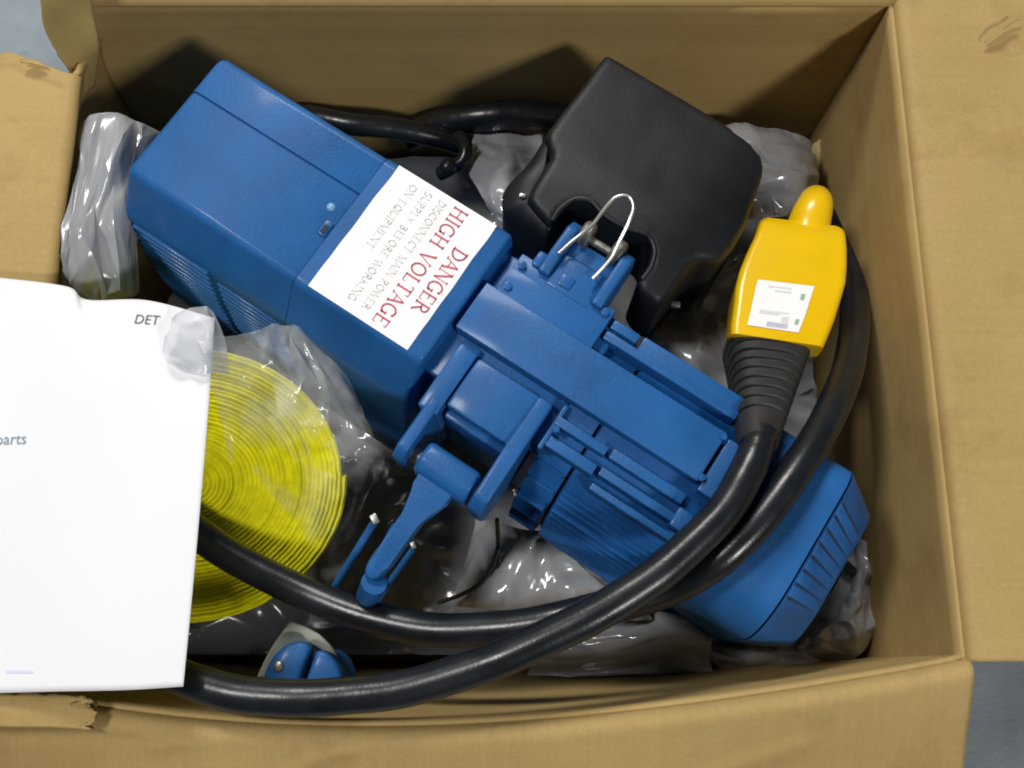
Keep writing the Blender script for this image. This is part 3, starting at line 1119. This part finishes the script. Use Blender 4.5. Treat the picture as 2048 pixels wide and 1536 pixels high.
for e in [e for e in b.edges if len(e.link_faces) == 1]:
    q = [Minv @ (Mb @ v.co) for v in e.verts]
    um, vm = (q[0].x + q[1].x) / 2 / mm, -(q[0].y + q[1].y) / 2 / mm
    if vm > -24 or (250 < um < 344 and vm > -64):
        depth = 70         # the side towards the hoist is shorter
    else:
        depth = 150
    low = [b.verts.new(v.co - Vector((0, 0, depth * mm))) for v in e.verts]
    b.faces.new((e.verts[0], e.verts[1], low[1], low[0]))
body = finish(b, 'container_body', M_BLACK, bag, ang=60)
# rolled lip round the notch and the outer rim lower down on the near side
b = bmesh.new()
lip = [Vector((q.x, q.y)) for q in ol]
sel = [q for q in resample(outline, 4) if 255 < q.x < 340 and q.y > -56]
arcpts = [(261, -29), (260.5, -39), (265, -50), (275, -55.5), (287, -52.5), (297, -51.5), (309, -52.5), (321, -55.5), (331, -50), (335.5, -39), (335.5, -27)]
tube(b, [inv_b @ p for p in spline([hx(u, v, topw(u, v) - 1.2) for u, v in arcpts], 60)], 2.2 * mm, 10)
finish(b, 'notch_lip', M_BLACK, body)
b = bmesh.new()
rim = [(262, -19, -50), (240, -22, -48), (222, -28, -46), (214, -42, -46), (216, -66, -48), (214, -85, -55)]
top_e = [(262, -25), (243, -31.5), (237, -37), (234, -60), (226, -77), (220, -92)]
rows = [[inv_b @ hx(u, v, w) for u, v, w in rim], [inv_b @ hx(u, v, topw(u, v) - 7.5) for u, v in top_e]]
rows = [spline(r_, 30) for r_ in rows]
rows.append([p + Vector((0, 0, -0.1)) for p in rows[0]])
grid_mesh(b, [rows[1], rows[0], rows[2]])
o = finish(b, 'outer_rim', M_BLACK, body)
solid(o, 0.003, 0)
hbs = (((1041, 466), .298, 2.4), ((1286, 640), .258, 3.4))
for p, z, r_ in hbs:
    b = bmesh.new()
    c = inv_b @ at(*p, z)
    box(b, -r_ * mm, r_ * mm, -0.6 * r_ * mm, 0.6 * r_ * mm, -4 * mm, 0.5 * mm, 0.6 * mm, 2, Matrix.Translation(c) @ Matrix.Rotation(R(25), 4, 'Z'))
    finish(b, 'clip', M_ZINC, bag)

# ------------------------------------------------------------------ plastic liner under everything
b = bmesh.new()
bumps = [(at(470, 640, .15), .05, .05), (at(900, 1040, .1), .03, .06), (at(1330, 800, .12), .05, .06), (at(1150, 1100, .1), .05, .07), (at(1450, 420, .1), .04, .05)]


def liner_pt(s_, t_, rg):
    x = -0.306 + (0.276 + 0.306) * s_
    y = -0.014 + (0.450 + 0.014) * t_
    ex = min(x + 0.306, 0.276 - x, y + 0.014, 0.450 - y)
    z = 0.022 + 0.045 * math.exp(-max(0, ex) / 0.025)
    for c, a, s in bumps:
        d2 = ((x - c.x) ** 2 + (y - c.y) ** 2) / (s * s)
        if d2 < 8:
            z += a * math.exp(-d2)
    amp = 0.003 + 0.040 * min(0.18, max(0, z - 0.03))
    z += amp * rg.uniform(-1, 1)
    return Vector((x, y, max(0.006, z)))


foil(b, liner_pt, 1300, 12)
bmesh.ops.subdivide_edges(b, edges=b.edges[:], cuts=2, use_grid_fill=True, smooth=0.55)
for v in b.verts:
    v.co.z += 0.0006 * noise.noise(v.co * 160)
liner = finish(b, 'plastic_liner', M_LINER, None, ang=50)
tag(liner, 'shiny crumpled grey plastic sheet lining the bottom of the box', 'plastic sheet')


def fold_sheet(ctrl, n, aspect, amp, seed, mat=None):
    """a draped piece of the sheet, creased into flat facets"""
    rows = surf(pix(ctrl), 40, 30)
    bb = bmesh.new()
    foil(bb, lambda s_, t_, rg: sample(rows, s_, t_) + Vector((rg.uniform(-1, 1) * 0.0012, rg.uniform(-1, 1) * 0.0012, rg.uniform(-1, 1) * amp)), n, seed, aspect=aspect)
    bmesh.ops.subdivide_edges(bb, edges=bb.edges[:], cuts=4, use_grid_fill=True, smooth=0.5)
    for v in bb.verts:
        c = v.co
        q = Vector((c.x * 60 + c.y * 25, c.y * 22 - c.x * 12, seed))
        v.co.z += 0.0016 * (1 - 2 * abs(noise.noise(q))) + 0.0007 * (1 - 2 * abs(noise.noise(q * 2.7)))
    return finish(bb, 'sheet_fold', mat or M_LINER, liner, ang=40)


fold_sheet([[(965, 985, .165), (1040, 1000, .19), (1110, 1020, .20), (1190, 1075, .19)],
            [(955, 1030, .17), (1030, 1045, .205), (1110, 1060, .21), (1210, 1095, .20)],
            [(940, 1080, .17), (1020, 1090, .205), (1110, 1095, .213), (1230, 1115, .20)],
            [(930, 1125, .16), (1010, 1130, .19), (1110, 1135, .195), (1250, 1145, .18)]], 46, 2.4, 0.0048, 1)
fold_sheet([[(1060, 1150, .145), (1170, 1150, .165), (1275, 1130, .168), (1350, 1160, .15)],
            [(1055, 1190, .15), (1165, 1190, .17), (1270, 1175, .175), (1340, 1192, .16)],
            [(1050, 1236, .14), (1160, 1236, .15), (1270, 1228, .155), (1345, 1228, .15)]], 30, 0.6, 0.0052, 2)
fold_sheet([[(1285, 1160, .13), (1380, 1180, .12), (1455, 1172, .12), (1515, 1125, .12), (1550, 1075, .12), (1562, 1000, .12)],
            [(1292, 1180, .150), (1385, 1192, .145), (1470, 1188, .15), (1538, 1145, .155), (1572, 1088, .15), (1576, 1010, .14)],
            [(1300, 1200, .155), (1392, 1206, .15), (1482, 1202, .158), (1562, 1165, .165), (1590, 1100, .158), (1588, 1020, .148)],
            [(1310, 1222, .135), (1400, 1224, .135), (1500, 1224, .14), (1592, 1194, .145), (1603, 1112, .142), (1594, 1025, .135)]], 95, 3.5, 0.0056, 3)
fold_sheet([[(1228, 665, .19), (1300, 655, .195), (1385, 655, .195)], [(1245, 718, .212), (1310, 713, .222), (1388, 720, .21)], [(1290, 785, .2), (1350, 795, .21), (1395, 805, .2)]], 26, 1.8, 0.0050, 4)
fold_sheet([[(1335, 350, .160), (1395, 352, .164), (1455, 362, .164), (1500, 378, .158)], [(1350, 400, .150), (1410, 398, .165), (1465, 400, .176), (1508, 408, .160)],
            [(1370, 450, .150), (1420, 446, .165), (1475, 446, .178), (1514, 446, .160)], [(1390, 510, .145), (1430, 505, .158), (1475, 500, .162), (1510, 495, .148)]], 40, 0.8, 0.0052, 5)
fold_sheet([[(968, 362, .15), (1030, 366, .155), (1080, 374, .15)], [(955, 420, .178), (1010, 416, .19), (1065, 420, .178)], [(985, 482, .198), (1012, 482, .208), (1050, 490, .196)], [(1020, 525, .206), (1045, 528, .212), (1085, 534, .196)]], 34, 0.5, 0.0050, 6)

# folded silver-grey plastic bag at the left wall
b = bmesh.new()
rows = surf(pix([[(330, 372, .262), (352, 344, .286), (395, 338, .282), (432, 352, .268), (470, 372, .24)],
                 [(334, 400, .285), (352, 380, .296), (392, 374, .292), (418, 378, .28), (455, 400, .25)],
                 [(322, 450, .296), (348, 440, .290), (372, 450, .300), (402, 455, .286), (440, 470, .255)],
                 [(308, 520, .296), (330, 520, .304), (360, 515, .292), (398, 505, .292), (430, 520, .26)],
                 [(304, 565, .300), (330, 552, .306), (368, 530, .302), (402, 522, .290), (425, 540, .262)],
                 [(303, 600, .284), (325, 605, .288), (370, 610, .284), (412, 604, .272), (425, 600, .25)],
                 [(310, 625, .262), (330, 640, .262), (375, 640, .26), (415, 630, .25), (430, 620, .235)]]), 90, 130)
GB = rows
foil(b, lambda s_, t_, rg: sample(GB, s_, t_) + Vector((rg.uniform(-1, 1) * 0.001, 0, rg.uniform(-1, 1) * 0.0036)), 46, 5, aspect=2.2)
bmesh.ops.subdivide_edges(b, edges=b.edges[:], cuts=4, use_grid_fill=True, smooth=0.4)
for v in b.verts:
    v.co.z += 0.0012 * (1 - 2 * abs(noise.noise(Vector((v.co.x * 75, v.co.y * 24, 2)))))
gb = finish(b, 'grey_plastic_bag', M_LINER2, None, ang=35)
tag(gb, 'folded silver grey plastic bag squeezed between the blue hoist and the left box wall', 'plastic bag')
solid(gb, 0.0006, 0)

# ------------------------------------------------------------------ yellow webbing coil
sc = at(508, 930, 0.252)
coil = empty('webbing_sling', sc, 0)
coil.rotation_euler = (R(17), R(14), R(6))
tag(coil, 'bright yellow webbing sling rolled up inside a clear plastic bag', 'lifting sling')
b = bmesh.new()
turns, th = 33, 0.00315
r_in, pitch = 0.002, 0.0032
N = turns * 44
ins, outs = [], []
prev = None
for i in range(N + 1):
    a = 2 * math.pi * i / 44
    r_ = r_in + pitch * i / 44 + 0.0004 * noise.noise(Vector((i * 0.03, 0, 0)))
    wz = 0.0015 * noise.noise(Vector((i * 0.011, 5, 0))) + 0.0008 * noise.noise(Vector((math.floor(i / 44) * 1.7, 2, 0))) + 0.004 * noise.noise(Vector((math.cos(a) * 0.8, math.sin(a) * 0.8, 3)))
    wz -= 0.006 * max(0.0, 1 - r_ / 0.106)
    ca, sa = math.cos(a), math.sin(a) * 0.90
    ring = [b.verts.new((ca * rr, sa * rr, zz)) for rr, zz in ((r_ - th / 2, -0.045), (r_ + th / 2, -0.045), (r_ + th / 2, 0.0 + wz - 0.0006), (r_, 0.0006 + wz), (r_ - th / 2, 0.0 + wz - 0.0006))]
    if prev:
        for k in range(5):
            l = (k + 1) % 5
            b.faces.new((prev[k], prev[l], ring[l], ring[k]))
    else:
        b.faces.new(ring)
    prev = ring
b.faces.new(prev[::-1])
finish(b, 'rolled_strap', M_WEB, coil, ang=50)
# clear bag round the coil
b = bmesh.new()
rows = surf(pix([[(522, 706, .318), (560, 694, .305), (610, 690, .285), (660, 672, .292), (700, 690, .285), (735, 705, .270)],
                 [(535, 735, .322), (575, 735, .300), (620, 730, .290), (668, 722, .290), (715, 735, .282), (765, 765, .262)],
                 [(545, 770, .300), (590, 775, .284), (640, 790, .284), (690, 790, .280), (740, 800, .272), (795, 830, .258)],
                 [(560, 830, .262), (610, 840, .262), (660, 850, .268), (710, 855, .270), (765, 865, .262), (820, 882, .250)],
                 [(575, 900, .240), (625, 905, .244), (675, 912, .250), (722, 915, .256), (775, 915, .250), (816, 915, .244)],
                 [(590, 970, .218), (640, 985, .222), (690, 990, .226), (735, 985, .232), (768, 970, .228), (790, 950, .224)],
                 [(615, 1040, .190), (660, 1058, .194), (700, 1062, .198), (735, 1055, .200), (758, 1040, .196), (772, 1020, .190)],
                 [(640, 1095, .165), (672, 1105, .165), (702, 1108, .168), (728, 1100, .168), (748, 1085, .165), (760, 1070, .160)]]), 110, 130)
FB = rows


foil(b, lambda s_, t_, rg: sample(FB, s_, t_) + Vector((0, 0, rg.uniform(-1, 1) * 0.0056)), 170, 9)
bmesh.ops.subdivide_edges(b, edges=b.edges[:], cuts=3, use_grid_fill=True, smooth=0.35)
for v in b.verts:
    q = Vector((v.co.x * 60, v.co.y * 40, 3))
    v.co.z += 0.0012 * (1 - 2 * abs(noise.noise(q))) + 0.0006 * (1 - 2 * abs(noise.noise(q * 2.5)))
cb = finish(b, 'clear_plastic_bag', M_FILM, None, ang=40)
tag(cb, 'crumpled clear plastic bag wrapped over the rolled yellow sling', 'plastic bag')
b = bmesh.new()
rows = surf(pix([[(478, 662, .336), (505, 650, .342), (530, 642, .344), (548, 655, .338)],
                 [(472, 690, .338), (505, 680, .346), (535, 670, .350), (562, 690, .336)],
                 [(462, 720, .336), (500, 715, .344), (535, 712, .346), (570, 720, .326)],
                 [(490, 745, .334), (515, 750, .336), (540, 752, .334), (572, 752, .312)]]), 50, 50)
BMR = rows
foil(b, lambda s_, t_, rg: sample(BMR, s_, t_) + Vector((0, 0, rg.uniform(-1, 1) * 0.0035)), 30, 4)
bmesh.ops.subdivide_edges(b, edges=b.edges[:], cuts=2, use_grid_fill=True, smooth=0.15)
o = finish(b, 'bag_mouth', M_FILM2, cb, ang=80)

# ------------------------------------------------------------------ paper
b = bmesh.new()
rows = surf(pix([[(10, 585, .312), (120, 590, .312), (205, 598, .313), (312, 612, .316), (345, 633, .312), (440, 634, .322), (548, 662, .330)],
                 [(0, 700, .313), (120, 700, .313), (205, 700, .315), (312, 700, .320), (360, 705, .322), (440, 715, .327), (543, 745, .331)],
                 [(-4, 850, .313), (120, 850, .313), (205, 850, .316), (312, 850, .324), (370, 850, .328), (440, 850, .331), (534, 860, .333)],
                 [(-8, 1000, .313), (120, 1000, .314), (205, 1000, .318), (312, 1000, .327), (370, 1000, .331), (440, 1000, .334), (522, 1000, .335)],
                 [(-10, 1130, .314), (120, 1130, .316), (205, 1130, .320), (300, 1130, .328), (360, 1130, .332), (430, 1130, .334), (510, 1130, .335)],
                 [(-14, 1262, .316), (120, 1262, .318), (205, 1262, .322), (290, 1260, .328), (350, 1259, .331), (420, 1257, .333), (498, 1252, .334)]]), 70, 60)
PAP = [[p.copy() for p in r_] for r_ in rows]
grid_mesh(b, rows)
paper = finish(b, 'paper_sheet', M_PAPER, None, ang=80)
tag(paper, 'white printed sheet of paper lying over the left edge of the box', 'paper')
solid(paper, 0.0004, -1)


from mathutils.bvhtree import BVHTree
_pv = [p for r_ in PAP for p in r_]
_pf = [(i * 70 + j, i * 70 + j + 1, (i + 1) * 70 + j + 1, (i + 1) * 70 + j) for i in range(59) for j in range(69)]
PBVH = BVHTree.FromPolygons(_pv, _pf)


def on_paper(x, y):
    hit = PBVH.ray_cast(Vector((x, y, 1)), Vector((0, 0, -1)))
    return Vector((x, y, (hit[0].z if hit[0] else 0.32) + 0.0005))


def print_text(name, text, size, px, py, ang, mat, parent):
    c = bpy.data.curves.new(name, 'FONT')
    c.body = text
    c.size = size
    c.resolution_u = 3
    t = bpy.data.objects.new(name, c)
    COL.objects.link(t)
    dg = bpy.context.evaluated_depsgraph_get()
    me = bpy.data.meshes.new_from_object(t.evaluated_get(dg))
    bpy.data.objects.remove(t, do_unlink=True)
    me.name = name
    org = at(px, py, 0.325)
    ca, sa = math.cos(ang), math.sin(ang)
    for v in me.vertices:
        v.co = on_paper(org.x + v.co.x * ca - v.co.y * sa, org.y + v.co.x * sa + v.co.y * ca)
    return link(name, me, mat, parent)


print_text('print', 'DET', 0.0095, 417, 670, R(-6), M_DARKINK, paper)
print_text('print', 'parts', 0.0105, 186, 861, 0, M_TEALINK, paper)
b = bmesh.new()
for k in range(8):
    x0, x1 = 212 + k * 6, 212 + (k + 1) * 6
    q = [at(x0, 1226.5, .324), at(x1, 1226.5, .324), at(x1, 1230, .324), at(x0, 1230, .324)]
    b.faces.new([b.verts.new(on_paper(p.x, p.y)) for p in q])
finish(b, 'printed_line', M_BLUEINK, paper)

# ------------------------------------------------------------------ control pendant
pend = empty('control_pendant', at(1465, 600, .26))
tag(pend, 'yellow control pendant with a ribbed black cable boot and white sticker', 'pendant')
Pm = Matrix.Translation(pend.location).inverted()


def pw(px, py, z):
    return Pm @ at(px, py, z)


# housing: stations from the top end to the boot end, each a rounded rectangle (left px, right px, y px, top z, depth)
stn = [((1420, 503), (1558, 520), .262, .046), ((1418, 508), (1560, 527), .268, .052), ((1412, 530), (1562, 548), .2715, .054), ((1400, 556), (1562, 575), .275, .054),
       ((1389, 584), (1560, 603), .279, .054), ((1383, 610), (1553, 628), .2815, .054), ((1379, 645), (1542, 664), .284, .052), ((1375.5, 670), (1531, 692), .286, .050), ((1375, 686), (1524, 708), .287, .047)]
b = bmesh.new()
rings = []
for (l, r_, zt, dep) in stn:
    L, Rr = pw(*l, zt), pw(*r_, zt - 0.003)
    ax = (Rr - L)
    wd = ax.length
    ax.normalize()
    dn = Vector((0.10, 0, -1)).normalized()
    ring = []
    rad = 0.0055
    for cx, cz, a0 in ((rad, rad, 180), (wd - rad, rad, 90), (wd - rad, dep - rad, 0), (rad, dep - rad, -90)):
        for k in range(7):
            a = R(a0 - 90 * k / 6)
            ring.append(b.verts.new(L + ax * (cx + rad * math.cos(a)) + dn * (cz - rad * math.sin(a))))
    rings.append(ring)
n = len(rings[0])
for a_, c_ in zip(rings, rings[1:]):
    for k in range(n):
        l = (k + 1) % n
        b.faces.new((a_[k], a_[l], c_[l], c_[k]))
for ring, flip in ((rings[0], True), (rings[-1], False)):
    cc = sum((v.co for v in ring), Vector()) / n
    inner = [b.verts.new(cc + (v.co - cc) * 0.93 + (Vector((0, 0.0022, 0)) if flip else Vector((0, -0.0005, 0)))) for v in ring]
    for k in range(n):
        l = (k + 1) % n
        b.faces.new((ring[k], ring[l], inner[l], inner[k]))
    b.faces.new(inner)
hous = finish(b, 'housing', M_YEL, pend, ang=48)
# emergency stop nub / hanging eye at the top end
b = bmesh.new()
tube(b, spline([pw(1496, 525, .246), pw(1501, 505, .249), pw(1506, 490, .249), pw(1509, 480, .244), pw(1510, 474, .232)], 20), lambda t: (0.0165 - 0.0045 * t) if t < 0.95 else 0.0105, 20)
finish(b, 'end_nub', M_YEL, pend, ang=50)
# sticker
b = bmesh.new()


def pend_top(s, t):
    """s across 0..1, t station position"""
    k = min(int(t), len(stn) - 2)
    f_ = t - k
    A_, B_ = stn[k], stn[k + 1]
    za = A_[2] + (B_[2] - A_[2]) * f_
    l = (A_[0][0] + (B_[0][0] - A_[0][0]) * f_, A_[0][1] + (B_[0][1] - A_[0][1]) * f_)
    r_ = (A_[1][0] + (B_[1][0] - A_[1][0]) * f_, A_[1][1] + (B_[1][1] - A_[1][1]) * f_)
    return pw(*l, za).lerp(pw(*r_, za - 0.003), s)


rows = []
for j in range(12):
    t = 4.55 + (7.05 - 4.55) * j / 11
    rows.append([pend_top(0.155 + 0.53 * i / 9 + 0.03 * (1 - j / 11), t + 0.05 * (i / 9 - 0.5)) + Vector((0, 0, 0.0006)) for i in range(10)])
grid_mesh(b, rows)
stick = finish(b, 'sticker', M_LABEL, hous)


def sticker_marks(name, rects, mat):
    b = bmesh.new()
    for (s0, s1, t0, t1) in rects:
        def q(s, t):
            return pend_top(0.155 + 0.53 * s + 0.03 * (1 - t), 4.55 + 2.5 * t) + Vector((0, 0, 0.0011))
        b.faces.new([b.verts.new(q(*c)) for c in ((s0, t0), (s1, t0), (s1, t1), (s0, t1))])
    return finish(b, name, mat, hous)


rng = random.Random(2)
rects = []
for t0, s0, s1 in ((0.12, 0.22, 0.62), (0.20, 0.35, 0.60), (0.58, 0.16, 0.70), (0.63, 0.16, 0.55)):
    s = s0
    while s < s1:
        d = rng.uniform(0.015, 0.035)
        rects.append((s, s + d, t0, t0 + 0.03))
        s += d + 0.015
for k in range(3):
    for m_ in range(4):
        rects.append((0.60 + m_ * 0.035, 0.622 + m_ * 0.035, 0.68 + k * 0.05, 0.71 + k * 0.05))
sticker_marks('sticker_print', rects, M_GREYINK)
rects = [(0.36 + k * 0.045, 0.39 + k * 0.045, 0.84, 0.95) for k in range(9)]
sticker_marks('sticker_print', rects, plain('lilac_ink', (0.52, 0.52, 0.66), 0.6))
sticker_marks('sticker_mark', [(0.82, 0.89, 0.22, 0.32), (0.86, 0.93, 0.70, 0.82)], M_GREENINK)

# boot: oval rubber sleeve with ribs
b = bmesh.new()
e0l, e0r = Vector((1376, 690)), Vector((1517, 706))
e1l, e1r = Vector((1386, 858)), Vector((1447, 874))
c0 = (pw(1376, 690, .285) + pw(1517, 706, .281)) / 2 + Vector((0, 0, -0.024))
c1 = pw(1417, 868, .322) + Vector((0, 0, 0))
half0 = (pw(1517, 706, .281) - pw(1376, 690, .285)).length / 2
half1 = 0.0125
NS = 150
axis = (c1 - c0)
prev = None
side = (pw(1517, 706, .281) - pw(1376, 690, .285)).normalized()
nz_ = side.cross(axis.normalized())
if nz_.z < 0:
    nz_ = -nz_
for i in range(NS + 1):
    t = i / NS
    hw = half0 + (half1 - half0) * (t ** 0.95)
    hh = 0.0235 + (half1 - 0.0235) * t
    pos = c0 + axis * t
    if t < 0.78:
        ph = (t * 9 / 0.78) % 1.0
        k = 1.0 if ph < 0.74 else 0.89
        hw *= k
        hh *= k
    elif t > 0.985:
        hw *= 0.94
        hh *= 0.94
    ring = []
    for j in range(40):
        a = 2 * math.pi * j / 40
        ca, sa = math.cos(a), math.sin(a)
        ex = 2.0 / (3.4 - 1.4 * t)
        ring.append(b.verts.new(pos + side * (hw * math.copysign(abs(ca) ** ex, ca)) + nz_ * (hh * math.copysign(abs(sa) ** ex, sa))))
    if prev:
        for j in range(40):
            l = (j + 1) % 40
            b.faces.new((prev[j], prev[l], ring[l], ring[j]))
    else:
        b.faces.new(ring)
    prev = ring
b.faces.new(prev[::-1])
finish(b, 'cable_boot', M_BOOT, pend, ang=30)

# ------------------------------------------------------------------ cables
CR = 0.0112


def cable(name, pts, label, r_=CR, n=260, mat=M_RUBBER, cat='cable', group=None):
    b = bmesh.new()
    P = spline([at(*p) for p in pts], n)
    for i, p in enumerate(P):
        k = i * 0.05 + len(pts)
        p += Vector((noise.noise(Vector((k, 0, 1))), noise.noise(Vector((k, 5, 1))), 0.5 * noise.noise(Vector((k, 9, 1))))) * (0.0010 if r_ > 0.005 else 0.0)
    tube(b, P, lambda t: r_ * (1 + 0.025 * noise.noise(Vector((t * 40, r_ * 900, 2)))), 20)
    o = finish(b, name, mat, None, ang=60)
    tag(o, label, cat, group)
    return o


cable('pendant_cable', [(1424, 846, .318), (1413, 875, .324), (1396, 915, .328), (1350, 985, .330), (1270, 1062, .331), (1170, 1128, .330), (1060, 1184, .326), (950, 1228, .320), (840, 1256, .316), (730, 1269, .314), (620, 1268, .312),
                        (530, 1250, .306), (450, 1210, .292), (380, 1130, .268), (345, 1010, .235), (345, 880, .20), (390, 760, .165), (450, 680, .125)],
      'thick black rubber cable leaving the ribbed boot and sweeping along the front edge', n=320)
cable('power_cable', [(1470, 470, .10), (1530, 500, .13), (1562, 560, .165), (1573, 640, .205), (1566, 720, .245), (1540, 800, .285), (1492, 885, .309), (1432, 970, .316), (1362, 1045, .312), (1280, 1092, .296), (1190, 1122, .290), (1090, 1146, .288), (990, 1160, .280), (890, 1160, .270), (790, 1140, .262),
                      (700, 1106, .256), (620, 1068, .258), (545, 1022, .262), (470, 965, .262), (400, 880, .22), (365, 780, .17), (380, 690, .12)],
      'thick black rubber cable curving from behind the yellow pendant across the hoist', n=340)
cable('looped_cable', [(640, 340, .14), (700, 340, .165), (760, 352, .172), (840, 360, .168), (920, 378, .155), (985, 400, .13), (1030, 430, .10)],
      'black cable behind the hoist just above the corner of the white label', 0.0095, 120)
cable('back_cable', [(860, 372, .13), (910, 352, .150), (970, 342, .165), (1040, 338, .168), (1110, 344, .160), (1180, 350, .14), (1260, 370, .11)],
      'black cable running under the black container along the back wall', 0.0125, 120)
# cable tie knot between them
b = bmesh.new()
tube(b, spline([at(938, 372, .185), at(950, 388, .190), at(946, 410, .188), at(925, 424, .182), at(908, 432, .176)], 30), 0.006, 12)
o = finish(b, 'cable_tie', M_RUBBER, None)
tag(o, 'short black tie wrapped round the cables behind the hoist', 'cable tie')
b = bmesh.new()
bmesh.ops.create_uvsphere(b, u_segments=18, v_segments=12, radius=0.0075, matrix=Matrix.Translation(at(922, 422, .190)))
finish(b, 'tie_head', M_RUBBER, o)

# thin black cords lying on the grey sheet below the motor
for nm, lab, pts in (('thin_cord', 'thin straight black cord hanging over the grey sheet below the hoist', [(1000, 985, .235), (1002, 1020, .215), (1003, 1060, .20), (998, 1098, .185), (992, 1120, .17)]),
                     ('thin_cord', 'thin bent black cord branching left over the grey sheet below the hoist', [(1002, 1030, .215), (992, 1060, .202), (972, 1088, .192), (940, 1106, .186), (905, 1118, .18)])):
    cable(nm, pts, lab, 0.0016, 50, cat='cord')

# ------------------------------------------------------------------ load hook block at the front
hk = empty('load_hook_block', at(690, 1225, .18))
tag(hk, 'small blue load hook block with a rivet showing between the two cables', 'hook block')
hm = Matrix.Translation(hk.location).inverted()


def hkplate(pts, z, dep, name, mat=M_BLUE):
    b = bmesh.new()
    poly = [hm @ at(px, py, z) for px, py in pts]
    prism(b, [(p.x, p.y) for p in poly], poly[0].z - dep, poly[0].z, 0.0035, 3)
    return finish(b, name, mat, hk, ang=40)


pl = hkplate([(622, 1248), (630, 1222), (643, 1200), (662, 1184), (686, 1178), (702, 1186), (682, 1248)], .250, .07, 'side_plate')
hkplate([(692, 1248), (711, 1192), (728, 1197), (742, 1212), (750, 1232), (752, 1248)], .248, .07, 'side_plate')
hkplate([(640, 1248), (700, 1184), (722, 1196), (735, 1248)], .238, .06, 'chain_slot', M_GAP)
b = bmesh.new()
cc = hm @ at(651, 1219, .250)
bmesh.ops.create_uvsphere(b, u_segments=16, v_segments=10, radius=0.0038, matrix=Matrix.Translation(cc) @ Matrix.Diagonal((1, 1, 0.6, 1)))
finish(b, 'rivet', M_ZINC, pl)
b = bmesh.new()
rows = surf([[hm @ at(*p) for p in r_] for r_ in [[(668, 1148, .240), (692, 1156, .240), (716, 1168, .236)], [(638, 1192, .236), (672, 1190, .236), (738, 1192, .232)], [(614, 1240, .230), (660, 1240, .228), (758, 1232, .224)]]], 16, 16)
grid_mesh(b, rows)
o = finish(b, 'hang_tag', plain('pale_tag', (0.42, 0.44, 0.38), 0.5, var=0.1), hk)
solid(o, 0.001, -1)

# scrap of torn board at the back right corner
b = bmesh.new()
rows = surf(pix([[(1506, 384, .118), (1518, 378, .122), (1528, 388, .118)], [(1502, 400, .112), (1516, 402, .118), (1532, 408, .112)], [(1508, 415, .104), (1520, 420, .106), (1534, 424, .100)]]), 14, 14)
for r_ in rows:
    for p in r_:
        p.z += wob(p * 150, 1, 0.004)
grid_mesh(b, rows)
o = finish(b, 'board_scrap', M_TAPE, None)
tag(o, 'small cream scrap of torn board in the back right corner', 'scrap')
solid(o, 0.002, 0)
